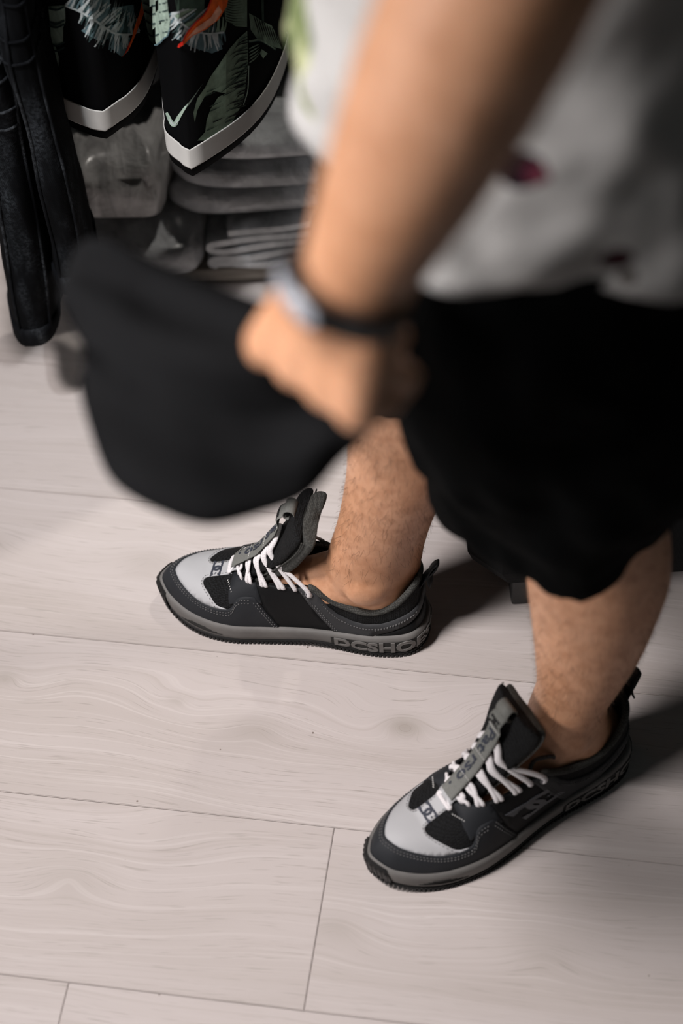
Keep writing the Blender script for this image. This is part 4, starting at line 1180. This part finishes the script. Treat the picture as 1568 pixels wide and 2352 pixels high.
for yy in (5, 24, 46, 74): stroke_px([(324+yy*.1, yy), (350, yy+9), (386, yy-4)], 4.5, 3, 'sage_dark', .0021, 10)
stroke_px([(345, 102), (365, 101), (384, 82), (392, 60)], 4, 3, 'teal', .0021)
patch([(112, 14), (150, 12), (151, 50), (146, 62), (146, 98), (128, 104), (136, 130), (134, 168), (120, 120), (116, 60)], 'sage', .0006)
for yy in (18, 50, 58, 100, 112): stroke_px([(114, yy), (132, yy+4), (150, yy-4)], 5, 4, 'sage_dark', .0011, 8)
for k in range(40):
    t_ = RR.random(); b_ = np.array([190+110*t_, 5+60*t_]); stroke_px([b_, b_+np.array([6, -16]), b_+np.array([10+6*RR.random(), -44])], 2.6, 0, RR.choice(['silver', 'sage_dark', 'silver', 'black']), .0011, 7)
for k in range(24):
    t_ = RR.random(); b_ = np.array([205+85*t_, 62+26*t_]); stroke_px([b_, b_+np.array([-4, 12]), b_+np.array([-10, 30])], 2.6, 0, RR.choice(['silver', 'sage_dark', 'black']), .0011, 7)
# second leg
patch([(400, -20), (470, -20), (468, 30), (440, 56), (410, 40)], 'green_dark', .0005)
patch([(402, 86), (416, 66), (500, 76), (510, 112), (486, 122), (440, 108)], 'teal', .0005)
rib = [(395, 30), (428, 62), (470, 76), (512, 73)]
blades(rib, 58, 75, ['teal', 'silver', 'sage_dark', 'green'], 26, -1, 6); blades(rib, 46, 85, ['silver', 'teal', 'sage_dark', 'silver'], 26, 1, 6); stroke_px(rib, 4, 4, 'silver', .0012, 16)
patch([(413, 107), (424, 78), (444, 52), (470, 25), (487, -20), (524, -20), (517, 14), (500, 42), (470, 66), (440, 80), (425, 95)], 'orange', .0018)
patch([(424, 88), (446, 62), (480, 38), (498, 10), (506, 24), (490, 48), (462, 66), (438, 78)], 'peach', .0024)
stroke_px([(413, 106), (423, 78), (444, 51), (470, 24), (486, -18)], 4, 3, 'red', .0026, 18)
big = [(566, 70), (568, 140), (562, 200), (556, 235), (535, 275), (505, 308), (478, 322), (452, 322), (470, 302), (473, 276), (482, 250), (500, 222), (517, 214), (490, 208), (468, 222), (452, 252), (446, 280), (443, 258), (452, 225), (470, 200), (482, 175), (500, 150), (525, 112), (546, 88)]
patch(big, 'green', .0008)
for k in range(26):
    t = k/25; a = np.array([566-18*max(0, t-.6), 82+t*190]); L2 = 26+30*RR.random()
    stroke_px([a, a+np.array([-L2*.6, 5+6*RR.random()]), a+np.array([-L2, 16+8*RR.random()])], 4.2, 0, 'black' if k % 3 else 'green_dark', .0013, 9)
for k in range(16):
    a = np.array([470+RR.uniform(0, 75), 190+RR.uniform(0, 120)]); stroke_px([a, a+np.array([14, -6]), a+np.array([34, -16])], 4.0, 0, RR.choice(['black', 'green_dark']), .0014, 7)
stroke_px([(568, 150), (540, 182), (506, 210)], 4, 2, 'green_dark', .0016)
stroke_px([(568, 150), (566, 205), (556, 240)], 2.5, 2, 'sage', .0016)
patch([(512, -20), (566, -20), (566, 62), (540, 60), (516, 45)], 'green', .0006)
for k in range(10): stroke_px([(516, -5+k*6), (535, 0+k*6), (562, -8+k*7)], 3.5, 0, 'black', .0012, 8)
rib = [(578, -10), (590, 45), (602, 60)]
patch([(570, 30), (582, 36), (604, 50), (622, 58), (636, 85), (645, 112), (628, 108), (606, 95), (588, 88), (574, 68)], 'green', .0008)
for k in range(9): stroke_px([(580+k*6, 36+k*4), (588+k*6, 62+k*4), (596+k*6, 92+k*2)], 3.6, 0, 'black', .0013, 8)
stroke_px([(600, -20), (601, 20), (602, 52)], 6, 5, 'green_dark', .0010)
stroke_px([(568, 95), (592, 92), (612, 102), (630, 114)], 6, 5, 'sage_dark', .0016); stroke_px([(568, 94), (592, 91), (612, 101), (628, 112)], 4, 3, 'green', .0019)
for k in range(5): stroke_px([(570, 112+k*8), (586, 104+k*7), (597, 100+k*4)], 5, 0, 'green', .0010, 8)
patch([(594, 122), (598, 112), (612, 122), (602, 134)], 'green', .0012)
stroke_px([(384, 258), (396, 282), (404, 284), (412, 268), (430, 240), (450, 212), (466, 188)], 16, 0, 'sage', .0010, 20)
stroke_px([(392, 272), (402, 286), (412, 276)], 4, 2, 'silver', .0016)
for k, mb in PR.items():
    if mb.v: tag(mb.build('leaf_print', LEAF[k], bs, smooth=False), None, kind='stuff')

# ------------------------------------------------------------------ low wooden plinth with stacked jeans in plastic
t = NT('worn_brown_board'); v = t.coord(); f = t.noise(t.mapping(v, (3, 40, 40)), 2, 4)
t.col(t.ramp(f, [(0.3, (0.13, 0.115, 0.095)), (0.7, (0.23, 0.21, 0.18))])); t.bump(f, .3, .001); t.set(rough=.6); M['board'] = t.m
pl = empty('shelf_plinth', (.11, 2.0, 0)); tag(pl, 'low worn wooden plinth under the folded jeans', 'shelf')
rbox('top_board', .92, .56, .022, .003, M['board'], pl, (0, 0, .024)); 
for yy in (-.255, .25): rbox('runner', .90, .03, .013, .002, M['board'], pl, (0, yy, .0065))
def plastic_denim(name, c, streak=(1.0, 1.0, 1.0), gl=0.55):
    t = NT(name); v = t.coord(); f = t.noise(t.mapping(v, streak), 14, 4, .6, .8); g = t.noise(v, 420, 2, .6); w_ = t.noise(v, 45, 3, .6, 1.5)
    d = tuple(x*.45 for x in c); e = tuple(x*1.45 for x in c)
    t.col(t.mix(t.math('MULTIPLY', g, .5), t.ramp(f, [(.32, d), (.68, e)]), tuple(x*.8 for x in c)))
    t.bump(t.math('ADD', f, t.math('MULTIPLY', w_, .7)), .6, .008); t.set(rough=.6, spec=.3, coat=gl, coat_r=.22); return t.m
def pillow(sx, sy, sz, amp, seed, nx=34, ny=26, e=.35, crease=()):
    """a folded, puffy garment: superellipsoid slab with creased surface"""
    V = []; F = []; nz = 14
    for i in range(nx*2+1):
        pass
    rg = []
    N = 64
    for j in range(nz+1):
        ph = -PI/2+PI*j/nz; cz = math.copysign(abs(math.sin(ph))**.6, math.sin(ph)); rr = max(.0001, math.cos(ph))**.38
        r = []
        for k in range(N):
            th = 2*PI*k/N; c, s = math.cos(th), math.sin(th)
            x = sx/2*rr*math.copysign(abs(c)**e, c); y = sy/2*rr*math.copysign(abs(s)**e, s); z = sz/2*cz
            d = amp*fbm((x+seed, y*1.2, z*2), 16, 3)+.5*amp*fbm((x*2+seed, y, z*5), 36, 2)
            z += d+.25*sz*math.sin(x*7+seed)*(.3 if abs(cz) < .9 else .15)
            r.append((x+d*c*.8, y+d*s*1.1, z))
        rg.append(r)
    return loft(rg)
def folded(name, label, px, py, Y, sx, sy, sz, amp, seed, mat, rz=0.0, zc=None, grp='folded jeans on the plinth', anchor='left'):
    p = atY(px, py, Y); v_, f_ = pillow(sx, sy, sz, amp, seed)
    o = mesh_obj(name, v_, f_, mat); z = p.z if zc is None else zc
    o.location = (p.x+(sx/2 if anchor == 'left' else 0), Y+sy/2, z); o.rotation_euler = (0, 0, rz)
    tag(o, label, 'folded jeans', grp); return o
M['pd1'] = plastic_denim('grey_denim_in_plastic', (0.33, 0.343, 0.355)); M['pd2'] = plastic_denim('pleated_denim_in_plastic', (0.30, 0.297, 0.293), (2.6, 1.0, .5)); M['pd3'] = plastic_denim('dark_denim_in_plastic', (0.045, 0.045, 0.047), gl=.6); M['pd4'] = plastic_denim('pale_denim_in_plastic', (0.45, 0.468, 0.48), gl=.35)
# lowest pair: a sheet folded over and over, edges showing
fr = empty('folded_jeans', (-.032, 1.79, .036)); tag(fr, 'grey jeans at the bottom of the pile with rolled layers showing at the edge', 'folded jeans', 'folded jeans on the plinth')
path = []; lay = 5
for k in range(lay):
    z = .008+.0125*k; xs_ = np.linspace(.21, -.098+.004*k, 24)
    if k % 2: xs_ = xs_[::-1]
    for x in xs_: path.append((x, z+.0030*math.sin(x*46+k*1.3)*(1.25-.2*k)+.010*k*.25*math.exp(-((x-.05)/.1)**2)))
    if k < lay-1:
        sx_ = -.098 if k % 2 == 0 else .21
        for a in np.linspace(0, PI, 7)[1:-1]: path.append((sx_+(-1 if k % 2 == 0 else 1)*.0085*math.sin(a), z+.00625*(1-math.cos(a))))
rg = []
for i, (x, z) in enumerate(path):
    a = np.array(path[max(i-1, 0)]); b = np.array(path[min(i+1, len(path)-1)]); t_ = (b-a)/(np.linalg.norm(b-a)+1e-9); n_ = np.array([-t_[1], t_[0]])*.0046
    rg.append([(x+n_[0], -.075, z+n_[1]), (x-n_[0], -.075, z-n_[1]), (x-n_[0], .14, z-n_[1]), (x+n_[0], .14, z+n_[1])])
mesh_obj('folded_sheet', *loft(rg), M['pd4'], fr, smooth=False)
folded('folded_jeans', 'grey jeans in plastic lying on the rolled-edge pair', 380, 505, 1.722, .34, .30, .046, .007, 1.0, M['pd1'], zc=.131)
folded('folded_jeans', 'softly rounded grey folded jeans in the middle of the pile', 388, 462, 1.715, .36, .32, .046, .006, 3.3, M['pd1'], zc=.176)
folded('folded_jeans', 'pale flat folded jeans on top of the tidy pile', 422, 408, 1.715, .34, .33, .040, .004, 5.1, M['pd4'], zc=.222)
folded('folded_jeans', 'dark jeans in shiny plastic lying above the pale pair', 420, 300, 1.80, .34, .30, .085, .016, 7.7, M['pd3'], zc=.296)
folded('folded_jeans', 'crumpled dark jeans in plastic at the left end of the pile, topmost', 150, 330, 1.79, .125, .30, .080, .014, 2.4, M['pd3'], zc=.280, rz=.03)
folded('folded_jeans', 'pleated jeans in wrinkled plastic left of the tidy pile', 160, 440, 1.70, .118, .34, .100, .012, 9.2, M['pd2'], zc=.172, rz=-.03)
folded('folded_jeans', 'smooth grey jeans in plastic under the pleated pair', 150, 545, 1.69, .168, .34, .066, .007, 4.6, M['pd1'], zc=.076, rz=-.03)

# ------------------------------------------------------------------ black upholstered stool behind the legs
M['stool_cloth'] = weave('black_stool_cloth', (0.003, 0.0034, 0.0036), 700, rough=0.9, contrast=0.5, bump=0.5)
M['stool_foot'] = simple('dark_stool_foot', (0.035, 0.034, 0.033), 0.6, 0.3)
st = empty('stool', (.362, 1.395, 0)); tag(st, 'low black upholstered stool standing behind the legs', 'stool')
def oct_ring(hx, hy, ch, z):
    return [(-hx+ch, -hy, z), (hx-ch, -hy, z), (hx, -hy+ch, z), (hx, hy-ch, z), (hx-ch, hy, z), (-hx+ch, hy, z), (-hx, hy-ch, z), (-hx, -hy+ch, z)]
rg = [oct_ring(.20, .19, .05, .050), oct_ring(.226, .205, .035, .062), oct_ring(.232, .21, .033, .085), oct_ring(.232, .21, .033, .26), oct_ring(.226, .206, .035, .285), oct_ring(.19, .17, .05, .297)]
mesh_obj('cushion', *loft(rg), M['stool_cloth'], st, smooth=False)
for sx_ in (-1, 1):
    for sy_ in (-1, 1):
        rbox('foot', .06, .05, .052, .003, M['stool_foot'], st, (sx_*.155, sy_*.165, .026))
